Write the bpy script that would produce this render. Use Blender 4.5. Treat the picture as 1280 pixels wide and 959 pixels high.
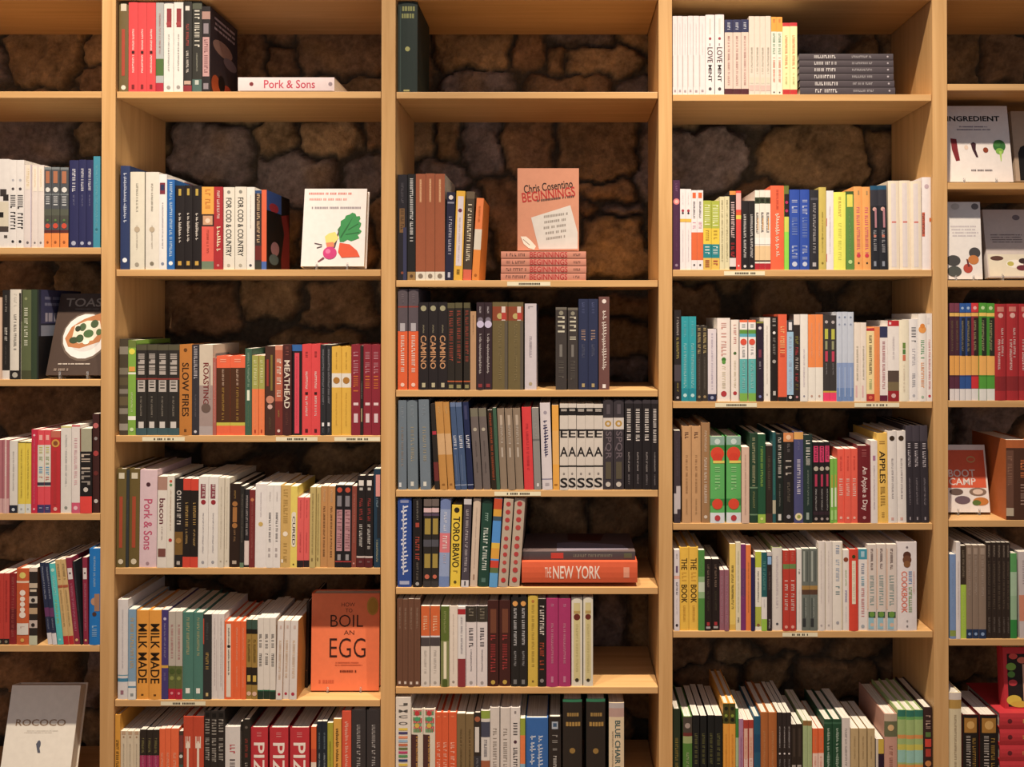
import bpy, bmesh, math, random, re
import numpy as np
from mathutils import Matrix, Vector

for o in list(bpy.data.objects):
    bpy.data.objects.remove(o, do_unlink=True)
SC = bpy.context.scene
COL = SC.collection

# ------------------------------------------------------------------ camera
FPX, CAM_D, CAM_Z = 1034.8, 2.38, 1.50
VPX, VPY, PITCH = 705.0, 389.2, 0.0056
cam_data = bpy.data.cameras.new('camera')
cam = bpy.data.objects.new('camera', cam_data)
COL.objects.link(cam)
cam.location = (0, -CAM_D, CAM_Z)
cam.rotation_euler = (math.radians(90) + PITCH, 0, 0)
cam_data.sensor_width = 36.0
cam_data.lens = 36.0 * FPX / 1280
cam_data.shift_x = -(VPX - 640) / 1280
cam_data.shift_y = -(479.5 - VPY) / 1280
cam_data.clip_start = 0.05
SC.camera = cam

# ------------------------------------------------------------------ light
SC.view_settings.view_transform = 'Standard'
SC.view_settings.look = 'None'
SC.view_settings.gamma = 1.0
SC.view_settings.use_curve_mapping = False
SC.view_settings.exposure = 0.0
world = bpy.data.worlds.new('world')
SC.world = world
world.use_nodes = True
world.node_tree.nodes['Background'].inputs[0].default_value = (0.93, 0.88, 0.93, 1)
world.node_tree.nodes['Background'].inputs[1].default_value = 0.30
# ceiling track: a row of warm spotlights a metre in front of the shelves
SPOT_Y, SPOT_Z = -1.0, 4.0
for sx, tx, pw in ((-1.25, -1.55, 275), (-0.35, -0.35, 135), (0.5, 0.85, 275)):
    ld = bpy.data.lights.new('track_spotlight', 'SPOT')
    ld.energy = pw * 2.2
    ld.color = (1.0, 0.83, 0.64)
    ld.spot_size = math.radians(65)
    ld.spot_blend = 1.0
    ld.shadow_soft_size = 0.035
    lo = bpy.data.objects.new('track_spotlight', ld)
    COL.objects.link(lo)
    lo.location = (sx, SPOT_Y, SPOT_Z)
    lo.rotation_euler = (Vector((tx, -0.16, 0.0)) - Vector((sx, SPOT_Y, SPOT_Z))).to_track_quat('-Z', 'Y').to_euler()

# ------------------------------------------------------------------ helpers
_cp, _sp = math.cos(PITCH), math.sin(PITCH)


def P(px, py, y):
    """World point on the plane at depth y that the photograph shows at this pixel."""
    X, Y = (px - VPX) / FPX, (VPY - py) / FPX
    d = Vector((X, _cp - Y * _sp, _sp + Y * _cp))
    t = (y + CAM_D) / d.y
    return Vector((d.x * t, y, CAM_Z + d.z * t))


def lin(h):
    out = []
    for i in (0, 2, 4):
        c = int(h[i:i + 2], 16) / 255
        out.append(c / 12.92 if c <= 0.04045 else ((c + 0.055) / 1.055) ** 2.4)
    return out


MATS = {}


def principled(name):
    m = bpy.data.materials.new(name)
    m.use_nodes = True
    nt = m.node_tree
    return m, nt, nt.nodes['Principled BSDF']


def ink(h, rough=0.55):
    """Printed paper or cloth of one colour, with a little unevenness."""
    key = (h, rough)
    if key in MATS:
        return MATS[key]
    m, nt, b = principled('print_' + h)
    c = lin(h)
    g = 0.2126 * c[0] + 0.7152 * c[1] + 0.0722 * c[2]
    c = [min(0.84, (v * 0.92 + g * 0.08) * ALB) for v in c]
    tc = nt.nodes.new('ShaderNodeTexCoord')
    n = nt.nodes.new('ShaderNodeTexNoise')
    n.inputs['Scale'].default_value = 60
    n.inputs['Detail'].default_value = 3
    nt.links.new(tc.outputs['Object'], n.inputs['Vector'])
    r = nt.nodes.new('ShaderNodeMapRange')
    r.inputs['To Min'].default_value = 0.90
    r.inputs['To Max'].default_value = 1.06
    nt.links.new(n.outputs['Fac'], r.inputs['Value'])
    mx = nt.nodes.new('ShaderNodeVectorMath')
    mx.operation = 'SCALE'
    mx.inputs[0].default_value = c
    nt.links.new(r.outputs['Result'], mx.inputs['Scale'])
    nt.links.new(mx.outputs['Vector'], b.inputs['Base Color'])
    b.inputs['Roughness'].default_value = rough
    b.inputs['Specular IOR Level'].default_value = 0.3
    MATS[key] = m
    return m


ALB = 0.95


def mat_pages():
    m, nt, b = principled('paper_pages')
    tc = nt.nodes.new('ShaderNodeTexCoord')
    mp = nt.nodes.new('ShaderNodeMapping')
    mp.inputs['Scale'].default_value = (900, 6, 6)
    n = nt.nodes.new('ShaderNodeTexNoise')
    n.inputs['Scale'].default_value = 1.0
    n.inputs['Detail'].default_value = 2
    cr = nt.nodes.new('ShaderNodeValToRGB')
    cr.color_ramp.elements[0].color = (0.58, 0.54, 0.47, 1)
    cr.color_ramp.elements[1].color = (0.86, 0.83, 0.76, 1)
    cr.color_ramp.elements[0].position = 0.3
    cr.color_ramp.elements[1].position = 0.62
    nt.links.new(tc.outputs['Object'], mp.inputs['Vector'])
    nt.links.new(mp.outputs['Vector'], n.inputs['Vector'])
    nt.links.new(n.outputs['Fac'], cr.inputs['Fac'])
    nt.links.new(cr.outputs['Color'], b.inputs['Base Color'])
    b.inputs['Roughness'].default_value = 0.9
    b.inputs['Specular IOR Level'].default_value = 0.1
    return m


def mat_wood(name, axis, c0, c1, rough=0.42):
    m, nt, b = principled(name)
    tc = nt.nodes.new('ShaderNodeTexCoord')
    mp = nt.nodes.new('ShaderNodeMapping')
    sc = [22, 22, 22]
    sc[axis] = 0.9
    mp.inputs['Scale'].default_value = sc
    n = nt.nodes.new('ShaderNodeTexNoise')
    n.inputs['Scale'].default_value = 2.2
    n.inputs['Detail'].default_value = 6
    n.inputs['Roughness'].default_value = 0.6
    n.inputs['Distortion'].default_value = 0.6
    cr = nt.nodes.new('ShaderNodeValToRGB')
    cr.color_ramp.elements[0].color = (*c0, 1)
    cr.color_ramp.elements[1].color = (*c1, 1)
    cr.color_ramp.elements[0].position = 0.28
    cr.color_ramp.elements[1].position = 0.70
    bp = nt.nodes.new('ShaderNodeBump')
    bp.inputs['Strength'].default_value = 0.08
    bp.inputs['Distance'].default_value = 0.002
    L = nt.links.new
    L(tc.outputs['Object'], mp.inputs['Vector'])
    L(mp.outputs['Vector'], n.inputs['Vector'])
    L(n.outputs['Fac'], cr.inputs['Fac'])
    L(cr.outputs['Color'], b.inputs['Base Color'])
    L(n.outputs['Fac'], bp.inputs['Height'])
    L(bp.outputs['Normal'], b.inputs['Normal'])
    b.inputs['Roughness'].default_value = rough
    b.inputs['Specular IOR Level'].default_value = 0.3
    return m


W0, W1 = (0.53, 0.305, 0.122), (0.665, 0.415, 0.187)
WOOD_X = mat_wood('wood_shelf', 0, W0, W1)
WOOD_Z = mat_wood('wood_upright', 2, W0, W1)
PAGES = mat_pages()


def link(name, me, parent=None, mats=()):
    for m in mats:
        me.materials.append(m)
    o = bpy.data.objects.new(name, me)
    COL.objects.link(o)
    if parent is not None:
        o.parent = parent
    return o


def empty(name, label, cat, group=None):
    o = bpy.data.objects.new(name, None)
    o.empty_display_size = 0.03
    COL.objects.link(o)
    o['label'] = label
    o['category'] = cat
    if group:
        o['group'] = group
    return o


def box_mesh(name, x0, x1, y0, y1, z0, z1, bevel=0.0):
    bm = bmesh.new()
    r = bmesh.ops.create_cube(bm, size=1.0)
    for v in bm.verts:
        v.co = Vector(((x0 + x1) / 2 + v.co.x * (x1 - x0), (y0 + y1) / 2 + v.co.y * (y1 - y0), (z0 + z1) / 2 + v.co.z * (z1 - z0)))
    if bevel:
        bmesh.ops.bevel(bm, geom=bm.edges[:], offset=bevel, segments=2, profile=0.5, affect='EDGES')
    me = bpy.data.meshes.new(name)
    bm.to_mesh(me)
    bm.free()
    return me


# ------------------------------------------------------------------ the stone wall behind the shelves
WALL_Y = 0.315


def build_wall():
    rnd = random.Random(5)
    sites = []
    listed = [  # stones the gaps between the books show: pixel centre and half sizes
        (50, 60, 48, 46), (122, 48, 18, 24), (30, 118, 60, 10), (20, 178, 70, 40), (108, 172, 18, 18), (92, 215, 60, 22),
        (302, 66, 26, 52), (346, 30, 26, 22), (345, 74, 24, 24), (426, 52, 58, 40), (425, 108, 64, 14), (240, 60, 40, 50),
        (262, 190, 50, 42), (337, 168, 28, 18), (412, 174, 36, 24), (364, 222, 48, 32), (455, 218, 30, 32), (468, 163, 18, 20),
        (330, 292, 40, 34), (420, 300, 46, 40), (250, 384, 46, 34), (335, 372, 40, 24), (420, 384, 48, 30),
        (588, 48, 52, 36), (658, 46, 20, 38), (728, 34, 38, 20), (692, 68, 12, 18), (760, 70, 44, 24), (590, 103, 50, 12),
        (708, 106, 52, 12), (796, 40, 24, 24), (798, 108, 24, 14), (524, 60, 20, 50),
        (522, 170, 20, 26), (561, 172, 17, 22), (552, 222, 32, 22), (606, 182, 30, 38), (660, 180, 36, 40), (750, 178, 56, 50),
        (806, 190, 16, 60), (628, 268, 28, 48), (758, 240, 40, 16), (735, 256, 20, 12), (780, 258, 24, 12), (762, 306, 54, 38),
        (580, 290, 36, 50), (700, 300, 34, 40), (760, 420, 56, 30), (690, 440, 50, 40), (780, 390, 40, 16), (770, 462, 50, 14),
        (700, 655, 44, 34), (775, 650, 42, 36), (750, 705, 70, 20), (800, 700, 30, 24), (765, 780, 30, 36), (800, 775, 24, 40),
        (886, 196, 46, 40), (1022, 192, 66, 46), (1106, 196, 16, 44), (960, 260, 60, 30), (1060, 262, 60, 28),
        (1030, 40, 52, 26), (1080, 60, 18, 44), (930, 30, 60, 30), (1120, 50, 16, 40),
        (860, 818, 34, 24), (920, 822, 40, 20), (990, 808, 60, 14), (1080, 812, 50, 16), (890, 860, 50, 26), (960, 850, 40, 24), (1050, 855, 70, 26), (1115, 850, 22, 40),
        (1206, 66, 26, 44), (1264, 66, 32, 42), (1215, 118, 40, 10), (1250, 420, 60, 40), (1240, 535, 46, 34), (1215, 590, 30, 26), (1270, 560, 30, 30),
        (1225, 830, 44, 28), (1240, 862, 34, 18),
        (60, 515, 70, 34), (20, 360, 50, 36), (90, 350, 40, 30), (60, 680, 80, 30), (40, 838, 60, 30), (112, 852, 20, 40), (110, 920, 30, 30)]
    for px, py, rx, ry in listed:
        p = P(px, py, WALL_Y)
        s = (CAM_D + WALL_Y) / FPX
        sites.append((p.x, p.z, rx * s, ry * s, 1))
    tries = 0
    while tries < 9000:
        tries += 1
        x, z = rnd.uniform(-2.3, 2.0), rnd.uniform(-0.1, 2.8)
        rx, ry = rnd.uniform(0.07, 0.15), rnd.uniform(0.055, 0.10)
        if all(((x - a) / (rx + c)) ** 2 + ((z - b) / (ry + d)) ** 2 > 0.82 for a, b, c, d, _ in sites):
            sites.append((x, z, rx, ry, 0))
    S = np.array(sites)
    n = len(S)
    nx, nz = 430, 290
    X, Z = np.meshgrid(np.linspace(-2.25, 1.95, nx), np.linspace(0.0, 2.85, nz))
    rs = np.random.RandomState(3)

    def noise(scale, amp):
        out = np.zeros_like(X)
        for _ in range(5):
            a, ph = rs.uniform(0, 6.28, 2)
            k = scale * rs.uniform(0.6, 1.5)
            out += np.sin(k * (X * math.cos(a) + Z * math.sin(a)) + ph + 1.7 * np.sin(k * 0.7 * (Z * math.cos(a) - X * math.sin(a)) + ph * 2))
        return out * amp / 5
    XW, ZW = X + noise(34, 0.024) + noise(95, 0.010), Z + noise(34, 0.024) + noise(95, 0.010)
    d1 = np.full(X.shape, 9.0)
    d2 = np.full(X.shape, 9.0)
    idx = np.zeros(X.shape, int)
    for i, (a, b, c, d, _) in enumerate(S):
        dx, dz = np.abs(XW - a) / c, np.abs(ZW - b) / d
        q = (dx ** 3.6 + dz ** 3.6) ** (1 / 3.6)
        dd = 1 + (q - 1) * min(c, d) / 0.075
        new = dd < d1
        d2 = np.where(new, d1, np.minimum(d2, dd))
        d1 = np.where(new, dd, d1)
        idx = np.where(new, i, idx)
    gap = np.minimum((d2 - d1) * 0.5, 1.22 - d1)        # distance to the joint, in units of about 7 cm
    t = np.clip((gap - 0.05) / 0.16, 0, 1)
    prof = 1 - (1 - t) ** 2.0
    lvl = rs.uniform(0.75, 1.25, n)[idx]
    rough = noise(50, 0.010) + noise(140, 0.006) + noise(280, 0.003)
    tilt = (rs.uniform(-0.09, 0.09, n)[idx]) * (XW - S[idx, 0]) + (rs.uniform(-0.09, 0.09, n)[idx]) * (ZW - S[idx, 1])
    H = prof * (0.030 * lvl + rough + tilt) + (1 - prof) * rough * 0.4
    H = np.clip(H, -0.01, 0.058)
    Y = WALL_Y + 0.045 - H
    Y = np.maximum(Y, WALL_Y - 0.013)
    verts = np.stack([X, Y, Z], -1).reshape(-1, 3)
    ii = np.arange(nx * nz).reshape(nz, nx)
    faces = np.stack([ii[:-1, :-1], ii[:-1, 1:], ii[1:, 1:], ii[1:, :-1]], -1).reshape(-1, 4)
    me = bpy.data.meshes.new('wall_back')
    me.from_pydata(verts.tolist(), [], faces.tolist())
    base = np.array([[0.150, 0.092, 0.046], [0.125, 0.076, 0.040], [0.17, 0.112, 0.058], [0.145, 0.092, 0.045], [0.125, 0.098, 0.086], [0.14, 0.080, 0.040]])
    col = 2.0 * base[rs.randint(0, len(base), n)] * rs.uniform(0.8, 1.2, (n, 1))
    c = col[idx] * (1 + noise(30, 0.45) + noise(80, 0.3) + noise(200, 0.3))[..., None]
    rust = np.clip(noise(25, 1.6) - 0.35, 0, 1)[..., None]
    c = c * (1 - 0.5 * rust) + np.array([0.36, 0.21, 0.08]) * 0.5 * rust
    mortar = np.array([0.085, 0.066, 0.045])
    c = c * prof[..., None] + mortar * (1 - prof[..., None])
    c = np.clip(c, 0.004, 0.6).reshape(-1, 3)
    at = me.color_attributes.new('stone', 'FLOAT_COLOR', 'POINT')
    at.data.foreach_set('color', np.concatenate([c, np.ones((len(c), 1))], 1).astype(np.float32).ravel())
    m, nt, b = principled('field_stone')
    a = nt.nodes.new('ShaderNodeVertexColor')
    a.layer_name = 'stone'
    nz_ = nt.nodes.new('ShaderNodeTexNoise')
    nz_.inputs['Scale'].default_value = 55
    nz_.inputs['Detail'].default_value = 9
    nz_.inputs['Roughness'].default_value = 0.68
    tc = nt.nodes.new('ShaderNodeTexCoord')
    nt.links.new(tc.outputs['Object'], nz_.inputs['Vector'])
    r = nt.nodes.new('ShaderNodeMapRange')
    r.inputs['To Min'].default_value = 0.2
    r.inputs['To Max'].default_value = 1.8
    nt.links.new(nz_.outputs['Fac'], r.inputs['Value'])
    mx = nt.nodes.new('ShaderNodeVectorMath')
    mx.operation = 'SCALE'
    nt.links.new(a.outputs['Color'], mx.inputs[0])
    nt.links.new(r.outputs['Result'], mx.inputs['Scale'])
    nt.links.new(mx.outputs['Vector'], b.inputs['Base Color'])
    bp = nt.nodes.new('ShaderNodeBump')
    bp.inputs['Strength'].default_value = 0.8
    bp.inputs['Distance'].default_value = 0.010
    nt.links.new(nz_.outputs['Fac'], bp.inputs['Height'])
    nt.links.new(bp.outputs['Normal'], b.inputs['Normal'])
    b.inputs['Roughness'].default_value = 0.85
    b.inputs['Specular IOR Level'].default_value = 0.25
    o = link('wall_back', me, None, [m])
    for p in me.polygons:
        p.use_smooth = True
    o['kind'] = 'structure'


build_wall()
fl = link('floor', box_mesh('floor', -4, 4, -5.0, 0.40, -0.06, 0.0), None, [mat_wood('wood_floor', 1, (0.16, 0.10, 0.06), (0.26, 0.17, 0.10))])
fl['kind'] = 'structure'

# ------------------------------------------------------------------ the bookcase
DEPTH = 0.30
SHELF_F = 0.003
EDGE = [(-222, -204.5), (125.9, 143.3), (476.2, 493.9), (823.4, 840.4), (1166.6, 1185.0), (1514, 1532)]
BAYS = {'F': 0, 'L': 1, 'M': 2, 'R': 3, 'G': 4}
SHELVES = {'F': [-8.2, 114.3, 309.6, 474.6, 642, 806.5, 999], 'L': [-8.2, 114.5, 337, 544.5, 710, 875, 1020],
           'M': [-8.2, 115, 350.5, 487.7, 612.8, 734.6, 859, 990], 'R': [-8.2, 118, 337.3, 502, 654.3, 789, 1008],
           'G': [-8.2, 105, 228.5, 350.6, 501, 650.5, 799, 992]}
TAGS = {('L', 3): [(178, 231), (345, 397), (418, 475)], ('L', 5): [(201, 257)], ('M', 2): [(634, 688)], ('M', 4): [(618, 676)],
        ('R', 2): [(905, 956)], ('R', 3): [(894, 946), (1068, 1124)], ('R', 5): [(978, 1022)]}
case = empty('bookcase', 'tall open light wood wall bookcase with five bays against a stone wall', 'bookcase')
ux = [(P(a, 479, 0).x, P(b, 479, 0).x) for a, b in EDGE]
for a, b in ux:
    link('upright', box_mesh('upright', a, b, 0.0, DEPTH, 0.0, 2.62, 0.0012), case, [WOOD_Z])
link('top_board', box_mesh('top_board', ux[0][0], ux[-1][1], 0.0, DEPTH, 2.62, 2.645, 0.001), case, [WOOD_X])
TAGPAPER, TAGINK = ink('ece4c4'), ink('4a4238')
for k, ys in SHELVES.items():
    i = BAYS[k]
    x0, x1 = ux[i][1] + 0.0022, ux[i + 1][0] - 0.0022
    for j, py in enumerate(ys):
        zt = P(640, py, SHELF_F).z
        sh = link('shelf_board', box_mesh('shelf_board', x0, x1, SHELF_F, DEPTH - 0.004, zt - 0.0192, zt, 0.0010), case, [WOOD_X])
        for a, b in TAGS.get((k, j), ()):
            pa, pb = P(a, py + 2.0, SHELF_F), P(b, py + 7.0, SHELF_F)
            bm = bmesh.new()

            def quad(u0, u1, w0, w1, y, mi):
                q = bm.faces.new([bm.verts.new((u0, y, w0)), bm.verts.new((u1, y, w0)), bm.verts.new((u1, y, w1)), bm.verts.new((u0, y, w1))])
                q.material_index = mi
            quad(pa.x, pb.x, pb.z, pa.z, SHELF_F - 0.0006, 0)
            quad(pa.x, pb.x, pa.z, pa.z + 0.0004, SHELF_F - 0.0004, 0)
            rr = random.Random(a)
            u, hz = pa.x + (pb.x - pa.x) * 0.27, pa.z - pb.z
            while u < pa.x + (pb.x - pa.x) * 0.74:
                w = rr.uniform(0.0028, 0.0042)
                quad(u, u + w, pb.z + hz * 0.28, pb.z + hz * 0.75, SHELF_F - 0.0009, 1)
                u += w + (0.0012 if rr.random() < 0.8 else 0.006)
            me = bpy.data.meshes.new('shelf_label')
            bm.to_mesh(me)
            bm.free()
            lb = link('shelf_label', me, sh, [TAGPAPER, TAGINK])
            lb['label'] = 'cream paper strip with small dark lettering'
    link('toe_kick', box_mesh('toe_kick', x0, x1, 0.03, 0.048, 0.0, zt - 0.0200), case, [WOOD_X])

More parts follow.
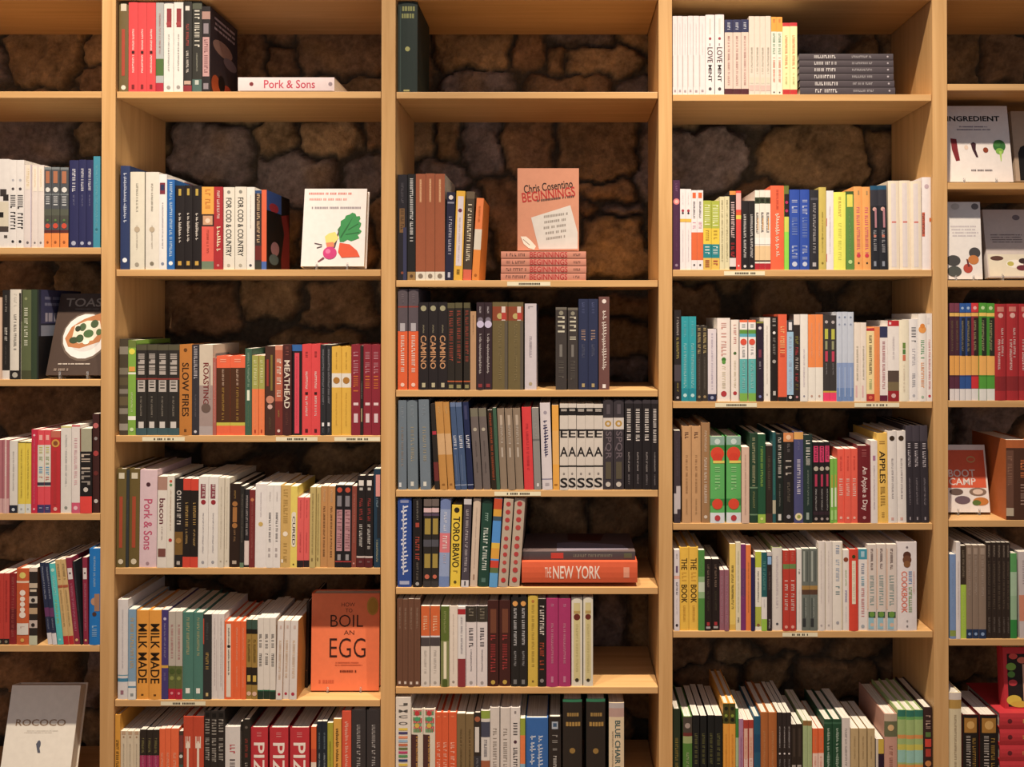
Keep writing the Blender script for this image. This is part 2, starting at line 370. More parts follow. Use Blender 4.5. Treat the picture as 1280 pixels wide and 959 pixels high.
DATA = r"""
#L1 114.5 left bay, top shelf
148.4-160 2.5 6b5a35 | p .3 .82 .3 .65 a8402c; p .02 .1 .2 .8 cfc5b0; o .95 e0d8c8 .5 | olive book with orange-red stripe
160.5-172,172.2-183,183.2-194.3 3 dc4146 P | t .3 .54 f6e6e2 .22; t .59 .8 f6e6e2 .22; p .545 .575 .35 .65 3a1a1a; p .92 .97 .35 .65 7c2024 | red book with white title
194.6-204.3 3 a9aeb0 P | t .12 .58 b07070 .25; b .63 .82 4c6a34; b .9 1 b0263c | grey book with radish at foot
204.6-216.5,217-228.7 3 e2deda P | p .07 .28 .3 .8 8e3038; o .24 a03a40 .5; t .36 .78 8a8480 .18; o .95 9a9490 .4 | white book with dark red stamp
228.9-239.3 2 2c2a28 | p .05 .1 .25 .75 e0d8d0; t .25 .5 b04840 .35; t .55 .8 d8d0c8 .3; p .88 .92 .1 .9 c0a090; b .93 1 8c2c34 | black book with red and white title
239.5-252 2 2e2d28 P | b 0 .08 54584a; t .09 .52 d0ccc0 .6; t .57 .78 a8a898 .15; b .86 1 4a6560; p .87 .92 .3 .7 b8c0b8 | dark green book with tall pale title
252.2-262.5 8 241e20 P c=3b3238 | b .06 .15 b08a80; p .2 .32 .2 .8 8a8088; p .36 .82 .1 .9 c09494; t .39 .79 6a3c40 .5; p .9 .97 .2 .8 8a8088; Rt .06 .24 .15 .9 c8b8c0 3; Re .4 .45 .36 .09 9c7c70; Re .52 .72 .25 .07 7a6a70; Re .88 .2 .16 .12 b0522c; Re .9 .62 .2 .1 a8402c; Re .82 .4 .12 .1 1a1214 | black book with pink title panel
@H 297.5-417.8 96.5-113.6 ecd9da P d=.2 c=c8b4b6 | p .02 .98 .02 .98 e9d6d8; T .27 .8 c8465e Pork~&~Sons .62; o .14 7c2c34 .3; o .96 9a8890 .3 | pink book lying flat

#L2 337 left bay, second shelf
150-161.7 207.5 2b3a66 | s .07 .56 c4cce0 .4 ; o .91 e8ecf4 .5 | navy book with pale script title
162.2-180 215 dcd7c6 | t .12 .42 8c8878 .16; t .55 .8 b0a898 .12; o .59 b8a890 .4; o .95 a09888 .3 | cream book beside navy book
181.4-198.2 215 dfdacf | t .12 .42 8c8878 .16; t .55 .8 b8b0a0 .12; o .59 b8a890 .4; o .94 807868 .3 | cream book beside thin white book
198.4-208 217.5 e6e4e4 d=.22 c=e6e4e4 | p .09 .21 .1 .8 7c2c3c; p .11 .17 .2 .7 2c3458; t .3 .8 9a98a0 .2; o .94 8088a0 .4; Rp .02 .06 .5 .8 a82c30 | white book with red and navy stamp
208.2-218 224 1f66b2 P | t .03 .86 b8d4ec .42; o .93 f0f4f8 .55 | bright blue book with pale title
219.2-230,230.2-240,240.2-251.5 231.7 201a1b | p .04 .12 .35 .65 b59a3a; s .33 .68 d8d0c8 .42; p .9 .95 .3 .7 c49a3a | black book with white script title
252-267 233.7 dd5a4c P | b 0 .33 eaa43e; t .03 .3 c87c28 .5; b .33 .48 3a2a24; p .35 .46 .1 .9 c89a78; o .41 e0c8b0 .4; t .52 .8 b84838 .2; b .9 1 6e8068 | yellow-topped coral book
267.2-278 233.7 aa262e P | t .05 .4 e8d0c8 .35; s .48 .8 f0e4c0 .6; o .95 d08080 .3 | deep red book with cream script
278.4-292.7,293.4-307.6 233.7 e0dbcf | T .13 .84 1e1a18 FOR~COD~&~COUNTRY .5; o .06 8a8880 .3; o .95 b0a898 .3 | cream book titled FOR COD & COUNTRY
308-318 234 e6e3de | o .95 4a4a54 .35; t .1 .5 d0cac4 .15 | thin plain white book
318.7-326.6 238 3a2c2a P | b 0 .04 2c4a7c; t .04 .68 d8b48c .5; b .7 .88 6a2420; b .9 1 3a3a30 | dark book with amber title
326.8-333 237.5 e0633c P c=141012 d=.2 | b .9 1 4a6ab0; Rp 0 .25 0 .62 3a5ca8; Re .2 .3 .2 .06 a83040; Rg 7a2022 .28 .5 .22 .95 .4 .98 .99 1 .99 .62 .6 .6 .4 .55; Rg 141012 .25 .05 .25 .6 .5 .75 .99 .55 .99 0; Re .72 .35 .18 .09 a07884; Re .86 .3 .2 .07 587078 | thin orange spine with blue cover
@F 375-455 236-333 .034 9 e2dcda c=e2dcda | Rt .05 .078 .07 .8 d08078 1; Rt .125 .152 .07 .7 d89890 1; Rt .235 .262 .08 .93 908890 1; Rg 2c8a48 .69 .6 .6 .58 .53 .555 .48 .6 .42 .6 .39 .66 .35 .68 .335 .74 .31 .78 .325 .83 .36 .85 .355 .9 .39 .915 .42 .89 .45 .93 .49 .92 .52 .9 .55 .94 .58 .92 .6 .88 .64 .91 .66 .85 .68 .78 .66 .72 .69 .66; Rg 1c6432 .36 .8 .5 .72 .64 .62 .63 .6 .49 .7; Rg 1c6432 .45 .88 .53 .72 .54 .73 .46 .89; Rg 1c6432 .56 .9 .59 .68 .6 .69 .575 .9; Rg 584048 .48 .6 .62 .57 .76 .53 .77 .5 .62 .54; Rg e8d070 .58 .42 .62 .36 .7 .38 .72 .5 .64 .58 .56 .52; Rg e08058 .7 .38 .69 .5 .75 .52 .76 .4; Rg d8522e .7 .6 .72 .76 .8 .88 .88 .93 .89 .64 .82 .58; Re .83 .45 .11 .08 c83478; Re .81 .42 .04 .03 e070a0; Rg 7c3444 .9 .37 .945 .28 .94 .26 .88 .35; Rg 584048 .7 .2 .72 .32 .73 .32 .71 .2; Rg 584048 .76 .24 .74 .32 .75 .32 .77 .24 | white cookbook with beetroot and leaf cover facing out

#L3 544.5 left bay, third shelf
148.8-159.4 424 4a4030 | b .08 .16 8a8274; b .3 .37 7a7260; b .52 .57 847c70; b .72 .78 8a8274; b .88 .95 9a9284; b .4 .48 5c5038; b .6 .69 66583c | olive plaid book against the upright
159.6-169.4 425 7fae3a P | b 0 .08 6a7c34; o .12 e8dc3c .8; p .28 .33 .1 .9 e0a040; b .34 .36 e8ecdc; t .55 .76 cce0a0 .25; b .8 .84 f0f0e8; o .94 d0e8b0 .5 | lime green book with yellow circle
169.7-182.8,183-196,196.2-209.4,209.6-223.6 431 2c2824 | b 0 .06 54503c; p .1 .33 .2 .8 b0a8a2; t .11 .32 4a4440 .7; b .37 .385 8c3830; p .39 .52 .15 .85 b8b0aa; t .4 .51 302c28 .5; t .57 .8 8c8478 .18; p .85 .92 .25 .75 d0ccc8; b .92 1 3d5a60 | dark book with stacked grey letters
223.9-239.2 431 c07a2c | T .2 .79 3a220c SLOW~FIRES .55; o .06 6a4014 .3; p .93 .96 .4 .6 6a4014 | ochre book titled SLOW FIRES
239.5-248.7 431 34323a | t .02 .4 b8b4bc .55; t .55 .8 6c6870 .2; o .96 d0ccd0 .4 | charcoal book with grey title
249-265.6 431 cfc2b0 P | b .45 1 a4908c; T .2 .66 7c2c2c ROASTING .4; p .23 .6 .7 .85 a8948c; Rp .1 .5 .1 .6 888888; o .7 6c5850 .7; b .9 1 b0a4a4 | photo-spined book titled ROASTING
265.8-270 447.5 b06056 P | t .06 .85 d8a098 .4 | very thin salmon book
270.2-287.3,287.5-305.8 445 f0673f | b .15 .84 4e2d18; b .84 .88 c8c040; t .04 .12 f8a080 .5; t .17 .38 d8b8a0 .16; t .4 .82 b08838 .18 | coral book with dark brown band
306.3-314.4 435.8 3f6350 P | t .05 .45 9cb8a0 .3; p .48 .6 .3 .7 e8ecd8 ; t .65 .9 6c8460 .2 | thin green book with white dash
314.9-322.8,323-330.5 444.4 f08048 P | b 0 .42 a4a650; t .06 .38 e4e0a8 .5; t .5 .9 f8a878 .15; p .93 .97 .4 .6 a82c1c | olive and orange book
331.3-343.6 432.7 4a2e24 P | p .15 .45 .15 .35 9c3428; p .1 .5 .55 .75 80702c; o .6 c88870 .8; o .68 d8b0a8 .5; t .8 .95 6c5840 .2 | brown photo book with red stripe
343.8-353 432 c0644a P | b 0 .05 d88c70; t .15 .45 ecd8c8 .65; t .5 .6 e8d0c0 .6; b .62 1 7c3028; t .72 .8 a89048 .2; o .95 e0c8c0 .4 | rust book with tall white title
353.2-364 431 4a2424 | T .17 .7 e8dccc MEATHEAD .62; t .02 .14 8c5048 .4; t .74 .9 704038 .3 | maroon book titled MEATHEAD
364.3-377 431 201c20 | b 0 .07 2f66ac; p .09 .98 .28 .75 e2485c; t .13 .9 b83048 .15 | black book with long red bar
377.4-388.8,389-400 430.3 e2464a | t .3 .5 f8e0dc .25; p .525 .555 .35 .65 3a1414; t .57 .8 f8e0dc .25; t .08 .15 982c30 .3; p .93 .97 .35 .65 541a1c | bright red book with white title
400.4-407,407.2-414.2 431 2c2c30 P | t .05 .66 8c8c94 .35; p .86 .9 .3 .7 e8e8ec ; t .92 .97 707078 .3 | thin black book with grey title
414.5-426.3,426.6-438.6 433.5 e2b236 | b .3 .46 e4e0d8; o .38 b07828 .7; t .06 .26 c09028 .15; t .52 .9 c89a2c .15 | yellow book with white band
439-450 431 8c2434 | t .08 .33 b87884 .6; t .34 .54 c8682c .6; p .64 .67 .25 .8 e0c8cc; p .76 .86 .3 .75 d8c0c8 | outer maroon book with orange letters
450.3-453.8 432 2a2420 P | t .4 .6 807870 .4; p .7 .85 .3 .7 a89870 | very thin black book
454-464.3,464.5-475 431 8c2434 | t .08 .33 b87884 .6; t .34 .54 c8682c .6; p .64 .67 .25 .8 e0c8cc; p .76 .86 .3 .75 d8c0c8 | maroon book with orange letters

#L4 710 left bay, fourth shelf
144.9-156.4 586 6b5a2c l=.5 | p .28 .8 .3 .65 ac482a; p .04 .1 .2 .8 d8d0b8; o .94 d8ccb0 .55 | olive book with orange stripe against the upright
156.8-160.3 588 34383a l=.5 | t .3 .6 585c5c .3 | thin slate book between olive books
160.5-173.3 586 6b5a2c l=.5 | p .28 .8 .3 .65 ac482a; p .04 .1 .2 .8 d8d0b8; o .94 d8ccb0 .55 | olive book with orange stripe beside pink book
173.6-195 587.5 dfc4cd l=.5 | T .3 .82 c85878 Pork~&~Sons .5; o .15 502c34 .25; o .96 a88890 .2 | thick pink book with script title
196-207.8 596 e4ddd4 P l=.5 | b 0 .15 b08878; T .24 .52 6c2c34 bacon .6; t .55 .7 9c8c84 .15; p .79 .88 .1 .9 7c4a42 | white book titled bacon
208-216.8 595 e2dccf P l=.5 | o .06 d05c40 .4; o .1 5c9860 .4; t .15 .6 c8a890 .2; o .7 c03438 .5 | off-white book with small coloured dots
217-227.8 598.7 262222 l=.5 | o .16 c8c0b8 .6; o .16 262222 .35; t .2 .54 d0c8c0 .55; b .6 .86 7c5c28; o .7 a87c3c .7; p .93 .97 .3 .7 b8b0a8 | black book with gold lower half
228-237.4,237.6-247 598.7 241c18 P l=.5 | b 0 .13 d8432e; t .27 .54 c09c54 .4; t .57 .76 b8985c .3; b .88 1 d8432e | black book with red ends
247.3-259.4,259.7-271.8 596 e6e2de P l=.5 | p .08 .24 .2 .7 8c4450; t .08 .24 e6e2de .3; o .28 9c2c34 .5; t .4 .85 98949c .15; o .94 a0a0a8 .3 | white book with maroon letters
272-279.3,279.6-286 597.5 dad2c1 P l=.5 | t .1 .8 b8ac98 .18; o .93 b0a490 .3 | slim cream book with faint title
286.2-299.3 605 2e1e16 l=.5 | p .28 .46 .3 .7 a87038; o .24 a87038 .5; o .5 a87038 .5; t .08 .2 a07c40 .2; t .55 .7 98744c .2; p .92 .96 .3 .7 b8a898 | dark brown book with gold ornament
299.5-304.3 608 2c2a28 P l=.5 | t .1 .7 847c70 .3; b .94 1 6a8468 | very thin grey-black book
304.5-310.8 611.6 28262a P l=.5 | t .08 .6 b0a8a8 .45; b .66 .97 e2d2ce | thin black book with pink foot
311-318 612 7c2c2c P l=.5 | t .1 .9 a86058 .3; o .13 c87c50 .6 | thin brick-red book
318.2-332.3 605 e8e4e4 l=.5 | o .48 d0b060 .4; t .1 .4 c8c0c4 .12 | thick white book with tiny gold emblem
332.5-340.8,341-349.8 606.5 e6e2e0 P l=.5 | t .33 .7 3a3432 .35; p .76 .8 .3 .6 b0a8a8; p .83 .87 .3 .6 b0a8a8; t .08 .2 c0b8b8 .2 | white book with dark lettering
350-362.3 607 d2ac60 l=.5 | t .05 .5 b08c44 .5; o .59 f0e4d0 .5; t .7 .95 b08c44 .4; p .9 .94 .1 .3 f0e8d8 | mottled gold book
362.5-370.8 608 e8d25e P l=.5 | p .34 .72 .15 .8 e8e0d0; o .34 e8e0d0 .65; o .72 e8e0d0 .65; T .37 .72 282420 CURED .4; o .96 403820 .25 | yellow book with white title oval
371-379,379.2-386.3 622 e4605e P l=.5 | b .9 1 2a2024; t .04 .3 b84048 .2; t .5 .8 c84c50 .25 | short coral book with black foot
386.6-393.7,393.9-400 609 c2ae6c P l=.5 | t .08 .85 98844c .3; p .88 .92 .3 .6 887444 | tan-green book
400.3-408.9,409.1-418 608 c28c52 P l=.5 | t .25 .88 5c3820 .3; t .04 .2 e0b888 .3 | tan book with brown script
418.7-428.6,428.8-438.8 606.5 201c20 P l=.5 | o .06 c04c34 .65; p .13 .26 .2 .75 848088; p .3 .8 .15 .85 b88890; t .32 .78 7c5058 .6; b .92 .935 a83434; p .84 .91 .3 .7 989498 | black book with pink lettered panel
439.2-445 608 8a4438 P l=.5 | t .1 .7 b87468 .35; o .95 c89088 .4 | thin rust-brown book
445.4-455.5,455.8-465.4 595 221c1c l=.5 | p .05 .11 .2 .8 e0dcd8; p .13 .16 .3 .7 b8b4b0; t .25 .5 a43c38 .4; t .53 .8 d0ccc8 .4; b .875 .895 c8b8b4; b .9 1 5a1f22; t .93 .96 a08080 .4 | black book with maroon foot
467.2-475.4 586 1f3a50 P | p .06 .28 .3 .95 d8908c; p .28 .7 .5 .98 20242c; t .3 .4 8098a8 .3; t .72 .95 a8a888 .3 | teal-blue book with pink patch

#L5 875 left bay, fifth shelf
146.8-159.4 749.6 dedada | t .1 .7 c8c4c8 .15; b .755 .765 6098b0; b .79 .825 3f88ac; p .91 .95 .3 .6 a07080 | white book with blue lines near foot
160-169.5 762 82a6c2 P | t .1 .66 c8a868 .5; b .8 1 e8e8e4; b .85 .87 5a90b0; p .93 .96 .3 .7 909898 | light blue book with gold title
170-185.4,185.7-201.2 763 eda236 | T .15 .82 2c1c08 MILK~MADE .72; p .94 .96 .4 .6 6c4410 | orange book titled MILK MADE
201.6-210 762.5 483c7c P | o .1 c8c0dc .45; t .15 .55 9c94bc .3; b .62 .65 d8a838; t .7 .8 8078a8 .3 | purple book with gold band
210.4-219.2,219.4-227.6 764.6 bcb4a8 P | t .15 .55 c07c7c .35; b .62 .88 5f6a36; o .68 4a5c28 .8; o .76 889048 .6; b .88 1 bc1c38; o .93 e89098 .4 | grey book with radishes at foot
228-241.2,241.6-253.4 766 4a7e72 | t .06 .5 b0b080 .3; p .87 .93 .3 .7 f0f0e8 | teal book with small white emblem
253.7-263.8 768 2f3030 P | p .05 .35 0 .12 c8442c; t .45 .66 b8984c .4; t .1 .3 585c5c .3; p .92 .96 .35 .65 c8b070 | charcoal book with gold title
264-271.9,272.1-280 768 ded7d4 P | t .05 .85 bcb0b0 .2; p .3 .9 .75 .8 b8a8a8 | white book with grey lines
280.2-291.5 777 ee6832 | p .03 .97 .22 .72 e8dccc; s .08 .3 4a3c34 .25; o .32 201814 .35; s .36 .7 4a3c34 .25 | orange book with cream title panel
291.7-300.3,300.5-307.2 777 ee6832 | t .08 .5 f0b898 .2; t .58 .85 f0b898 .15 | plain orange book with pale title
307.4-314.4,314.6-321.5 775 a08038 P | b 0 .12 3a5548; b .12 .18 1c1812; b .6 .82 282018; p .7 .78 .2 .8 d0b048; o .93 e0b8a0 .8; t .25 .55 705820 .5 | gold and black book with green top
321.8-329,329.2-336.9,337.1-344.4 772.6 e0dad2 P | t .2 .38 2c2824 .5; t .44 .6 2c2824 .5; b .885 .9 287050; b .9 1 203528 | white book with dark green foot
344.8-352.5,352.8-360.9,361.2-370.5 776 dfd8d4 P c=b8803c l=1.2 | t .25 .75 dab890 .4; o .93 b83048 .45; p .06 .1 .4 .7 d0b8b0 | white book with red dot
373.5-384.5 752 2a1c14 s=.075 d=.18 | o .8 7c4c28 .5; t .3 .6 4c3424 .3 | dark brown book pushed back beside orange cookbook
@F 387.5-473.5 742-863.5 .04 2 ff7d4c c=ff7d4c y=.05 | RT .095 .135 .44 .64 5a2418 HOW thin; RT .155 .195 .5 .6 5a2418 TO thin; RT .22 .345 .28 .76 3a1c18 BOIL thin; RT .38 .425 .48 .63 3a1c18 AN thin; RT .46 .66 .27 .8 3a1c18 EGG thin; Rt .7 .75 .35 .75 c05430 2; Rt .79 .812 .38 .7 7c3018 1; Rt .89 .92 .06 .4 d86038 1; Re .13 .9 .085 .095 c0902c; Re .13 .9 .068 .078 b08420 | large orange egg cookbook facing out

#L6 1020 left bay, lowest visible shelf
143.4-149.6 894 e0a030 | t .25 .8 2c2008 .6 | yellow-orange book against the upright
150-158.2,158.4-166.4,166.6-174.2 914 dacdb3 P | o .07 a88868 .3; t .15 .8 a89c84 .2; p 0 .04 .2 .8 c8a888 | cream book with dotted top
174.5-182.3,182.5-190.4,190.6-198.5 912.5 2e2620 P | t .1 .28 8c8450 .4; b .3 1 a8305e; t .3 .8 d87c9c .3 | dark book with magenta lower half
199-206,206.2-213,213.4-223 911 f06c3c P | t .28 .85 f4b494 .4 | orange book with pale lower title
223.3-228.4 914 4a3c34 P | b .05 .25 7c3c3c; o .3 d0dcd8 .9; b .4 .6 405c54 | thin dark book with white blob
228.8-240.4,240.6-254.2 896 c6482c | p .25 .9 .4 .6 ecdccc; p .2 .3 .25 .35 ecdccc; p .2 .3 .47 .53 ecdccc; p .2 .3 .65 .75 ecdccc; p .27 .32 .25 .75 ecdccc | rust book with white fork
255-262.9,263.1-271.4,271.6-280.3 889 2a2624 | p .02 .06 .2 .8 101010; t .08 .24 9c9890 .75; t .26 .5 a8a49c .7; p .75 .9 .2 .8 8c8880 | black book with grey block letters
281-299.6 909 dad6d4 | t .2 .34 c05860 .4; t .36 .7 50484c .4 | thick white book with red mark
300.4-303 902 24221e P | t .1 .6 787068 .4 | sliver-thin black book
303.2-312.2 900 282420 | t .2 .4 a03c34 .4; t .45 .8 c8c0b4 .4; o .08 686058 .4 | black book with red and white lettering
313-334.3,336.6-359.8,362-386.2 910 c42e3a c=8c1c28 | T .17 .9 f4e8e0 PIZZA .62; t .05 .13 e08080 .3 | thick red book titled PIZZA
388.6-395 909 e0602c P | b .25 .6 c84c2c; b .4 .7 e8d8c8; b .7 1 4c5c80 | thin orange and white book
396-402,402.2-408.6 902 1c2834 P | t .12 .3 7c909c .3; t .34 .8 a8b4bc .3 | thin navy-black book
409-416 903.6 aaa62a P | t .2 .8 888420 .3 | olive-yellow book
416.7-426.3 898.7 dfa640 P | s .1 .75 4c3414 .5 | gold book with dark script
427.3-438.6 889 dc5438 | s .1 .85 f4b8a4 .45 | red-orange book with pink script
439.2-456.8,458.2-475.6 888 363234 | t .14 .75 a8a4a4 .28 | thick charcoal book with grey title

#M1 115 middle bay, top shelf
497.2-521.5 2.5 26332f | h .04 .2 8c9058 2; o .52 a8a868 .25; p .05 1 .1 .16 3c4c48; p .97 .99 .3 .6 b0a868 | large dark green book standing alone

#M2 350.5 middle bay, second shelf
496.9-508.6 218 25222a | p .32 .55 .2 .75 7c5a34; t .33 .54 3c2c20 .4; t .08 .28 5c5860 .3; p .5 1 .6 .95 3a3c5c; o .93 8c4830 .3 | dark book with gilt block
509.3-519.2 217.5 1e1e20 | t .04 .64 e0e0e0 .45; b .92 1 9c7a48; o .96 5c4028 .4 | black book with long white title
519.6-531.7,532-543.4,543.8-555.8 217 a05838 c=b8b0a4 | p .05 .27 .4 .6 c89064; t .06 .26 e4b890 .2; b .92 1 e8e0d0; o .96 8c7c6c .5 | brown book with white foot
556-566.2 240.5 25253f l=1.4 | o .06 e4dcd8 .55; p .11 .13 .1 .9 8c8ca0; t .28 .72 b8b8cc .4; p .91 .97 .35 .65 c0c0d0 | navy book leaning sideways
566.8-577.7 238.7 eab42e l=1.9 | p .06 .84 .2 .85 ded4dc; o .22 6c3050 .45; t .3 .8 b8a8b8 .2; t .88 .96 4c3c10 .4 | yellow book with white title panel
578.4-588.8 239.5 4c4034 l=2.4 | t .14 .8 e8dcc0 .5; b .88 1 e0684c; b 0 .08 6c5c48 | dark brown book with cream letters
589.6-598.4 247.6 ea8a2e P l=3.5 | b 0 .38 ee8244; b .38 .63 dcd4c4; t .1 .3 c46c2c .3; o .94 b06018 .4 | orange book with white middle band
@H 626.3-732.5 314.2-322.6 cf8a74 P d=.19 | p .33 .78 .05 .95 d08474; t .06 .3 5a3c34 .5; T .34 .78 b42c2a BEGINNINGS .85; t .85 .94 5a3c34 .4 | topmost salmon book of lying stack
@H 626.5-732.7 323.4-331.8 cf8a74 P d=.19 | p .33 .78 .05 .95 d08474; t .06 .3 5a3c34 .5; T .34 .78 b42c2a BEGINNINGS .85; t .85 .94 5a3c34 .4 | second salmon book from top of lying stack
@H 626.3-732.9 332.5-341 cf8a74 P d=.19 | p .33 .78 .05 .95 d08474; t .06 .3 5a3c34 .5; T .34 .78 b42c2a BEGINNINGS .85; t .85 .94 5a3c34 .4 | third salmon book from top of lying stack
@H 626-732.5 341.7-350.4 cf8a74 P d=.19 | p .33 .78 .05 .95 d08474; t .06 .3 5a3c34 .5; T .34 .78 b42c2a BEGINNINGS .85; t .85 .94 5a3c34 .4 | bottom salmon book of lying stack
@F 646.3-723.6 210.4-313.2 .022 0 d39072 c=d39072 y=.03 noeasel | RT .17 .27 .1 .9 30201c Chris~Cosentino r=7; RT .26 .38 .07 .94 b8322c BEGINNINGS r=7; Rt .385 .41 .3 .92 5c443c 1 r=7; Rg d8d2cc .6 .22 .45 .86 .78 .98 .98 .98 .985 .35; Rt .56 .9 .42 .82 9c948c 5 r=8; Rg ece4d4 .83 .05 .83 .14 .88 .22 .95 .3 .99 .27 .97 .18 .92 .1; Rg 8c7c70 .86 .09 .93 .2 .94 .2 .87 .09 | salmon cookbook facing out atop lying stack

#M3 487.7 middle bay, third shelf
497-509.2,510.4-522.8 361 e2602e d=.22 c=5a5460 | b 0 .42 5a5058; b .17 .185 8c3c34; t .05 .15 786c74 .3; p .34 .42 .25 .75 b0acb4; t .46 .84 f0d8cc .4; o .95 f0c8b8 .4 | grey and orange tall book
523.4-535.2,535.6-547.1,547.5-559 378 262022 | o .07 a09c7c .6; t .26 .36 a8a080 .15; T .38 .76 c89468 CAMINO .6; p .92 .97 .35 .7 b8b090 | black book titled CAMINO
559.3-568.4,569-577.8,579.6-587.5 378.5 2c2620 | b 0 .06 5a5438; t .09 .7 984434 .55; b .895 .91 b8582c; p .94 .98 .2 .8 908858 | dark book with red-brown letters
587.8-595 389 b8906a P | t .05 .3 9c7854 .2 | plain tan book
595.6-605,605.2-614.9 378 35252c | t .05 .13 c8c0c8 .25; o .2 7c7484 .7; o .25 c8c0e0 .95; s .36 .82 b8b0b0 .4; p .93 .97 .25 .75 8c3438 | plum-black book with white bowl
615.5-634.5,635.2-654 378 6c5e3a | b .05 .21 8c4428; o .16 b8a868 .4; p .05 .21 .6 .85 d8c8c0; p .12 .2 .6 .9 b83c34; p .22 1 .8 1 5c5448; t .25 .9 8c7c54 .2 | olive book with red picture
656-670.4 379.7 cdc5cd | t .03 .1 a098a0 .5; t .38 .64 98909c .25; o .93 b0a080 .3; Rp .01 .08 .02 .4 5468a4 | pale lavender book
694.6-708.4,709.8-722.3 384.4 403a38 c=504a54 | b 0 .03 6c665c; o .07 8c8878 .4; t .11 .4 c8c4b0 .7; p .45 .6 .35 .6 787470; t .65 .9 5c5650 .5 | dark grey book with pale block letters
723.3-735,735.4-747.4 374 2b3354 | t .04 .16 58608c .3; t .34 .48 a08478 .5; t .5 .65 585c74 .35; p .93 .97 .35 .65 b09c6c | navy book with faint gold title
748.6-761.8 371 704a46 | s .15 .8 e0d4cc .5; o .05 e8dcd8 .4; p .94 .98 .35 .65 f0e8e4 | brown-red book with white script

#M4 612.8 middle bay, fourth shelf
497.6-508 500.5 6a7886 | t .06 .2 8894a0 .3; t .3 .75 948c84 .3; p .92 .97 .1 .4 d0d4d8 | outer slate blue book
509.7-522.4 500 6c7a86 l=-.6 | t .06 .2 8894a0 .3; t .3 .7 a09880 .35; p .91 .96 .3 .6 d0d0c8 | slate blue book between two like it
525.6-538.4 500 6e7c8a l=-1.4 | t .06 .2 8894a0 .3; t .3 .7 a09880 .35; p .91 .96 .3 .6 d8d8d0 | slate blue book beside thin dark book
543.5-549.6 505 2a2420 P l=-3 | p .32 .36 .1 .9 b02c40; b .68 .9 6c2c2c | thin dark book with red marks
550.2-559.3,560.4-568.2 503 c08a42 l=-4 | b .36 .6 d0a878; t .05 .14 d8b070 .3; p .93 .95 .3 .7 906028 | leaning ochre book with pale band
569.6-575.9,576.5-583.8 503.5 42587f P l=-3.8 | b 0 .05 6478a0; t .38 .54 d8dce8 .6; p .6 .9 .3 .5 54688c; b .94 .95 98a4bc | leaning blue book with white letters
585-592 503 1e2850 P l=-3.6 | p .04 .2 .2 .7 3c4068; t .38 .54 e0e4f0 .6; b .94 .95 98a4bc | leaning dark navy book
593.5-602.8,604.1-613.2 511 6a605e l=-3.4 | b 0 .1 747060; o .26 b0a898 .5; t .4 .6 5a5050 .2; t .66 .8 544c4c .2 | leaning grey-brown book
614.6-620.8 512.5 2e2418 P l=-3.2 | t .04 .9 b0502c .45 | leaning dark book with rust lettering
621-625.2 510 3a5f4a P l=-3 | t .2 .5 507860 .4 | very thin leaning green book
625.8-634.4,635.4-644.4,645.2-654.4 511 8c7a68 l=-2.6 | p .08 .2 .35 .7 b8a898; t .2 .45 c8bcb0 .35; p .48 .6 .35 .6 b8aca0 | leaning taupe book
655.6-667.2 509.5 dc3a3e l=-2 | t .2 .8 b82c34 .3 | bright red book leaning slightly
668-676.4 510 8c8a88 P l=-1.9 | p .38 .4 0 1 6c6c6c; t .1 .35 a8a8a8 .3; p .92 .96 .4 .7 d8d8d8 | grey book beside red book
678-690.6 503.7 d8d0d6 l=-1.7 | o .11 a098a8 .35; s .2 .62 34305c .55; b .87 .885 8c88a0; p .92 .95 .3 .7 b0a8b0 | pale book with navy script title
691.4-699.4 506.6 eaa83c P l=-.8 | b .3 .7 e8b05c; p .93 .95 .2 .7 a86c18 | orange-yellow book
699.8-710,710.2-720.3,720.9-731.6,731.8-742.2,742.4-753.6 505 d4ccc4 P | b .045 .135 1e1a1a; t .06 .12 e0d8d0 .8; b .295 .315 1e1a1a; H .3 .39 1e1a1a E .85; H .5 .61 1e1a1a A .95; b .715 .735 1e1a1a; o .81 8c8480 .25; H .86 .97 1e1a1a S .9 | white book with black pattern letters
754-766.3,767-779.8 500 3a343a | p .05 .16 .35 .7 585058; p .2 .33 0 1 d4ccc8; o .265 b8903c .65; o .265 d4ccc8 .3; T .35 .66 6c6068 SPQR .7; p .69 .88 .25 .8 585040; o .94 c8c0b8 .5 | charcoal book with gold ring
780.9-791.4,791.9-802.6,803.2-813.8,814.3-822.8 500 221d20 | b 0 .04 3c363c; t .1 .48 e4dcd8 .5; t .58 .8 a8a0a0 .2; t .83 .95 8c8488 .2 | black book with bold white letters

#M5 734.6 middle bay, fifth shelf
496.9-514 623.4 2c4c98 | p .02 .05 .2 .8 8890b8; s .08 .92 d8dcec .6; p .93 .97 .15 .85 a8b0d0 | thick blue book with white script
516-527.3 624 1f1b1c | t .02 .25 8c8880 .2; p .27 .32 .3 .7 a84434; t .43 .7 b04838 .5; t .72 .92 787068 .25; o .96 a8a4a0 .4 | black book with red lettering
528.7-538.5,539-547.6 624 2a2624 l=.5 | b 0 .08 6c605c; b .1 .15 d8b8bc; b .16 .19 584860; p .22 .4 .15 .9 a08a3c; b .46 .54 50505a; p .62 .78 .15 .9 a08a3c; o .88 c86850 .6; b .93 1 3c3838 | photo collage book with gold panels
548.4-561 624 90a2ca l=1.2 | b 0 .12 6c80b4; t .15 .38 d8dcec .3; b .39 .61 dc7680; t .42 .58 f0d8d8 .5; t .63 .75 c0b8cc .3; b .88 1 7088bc | light blue book with pink band
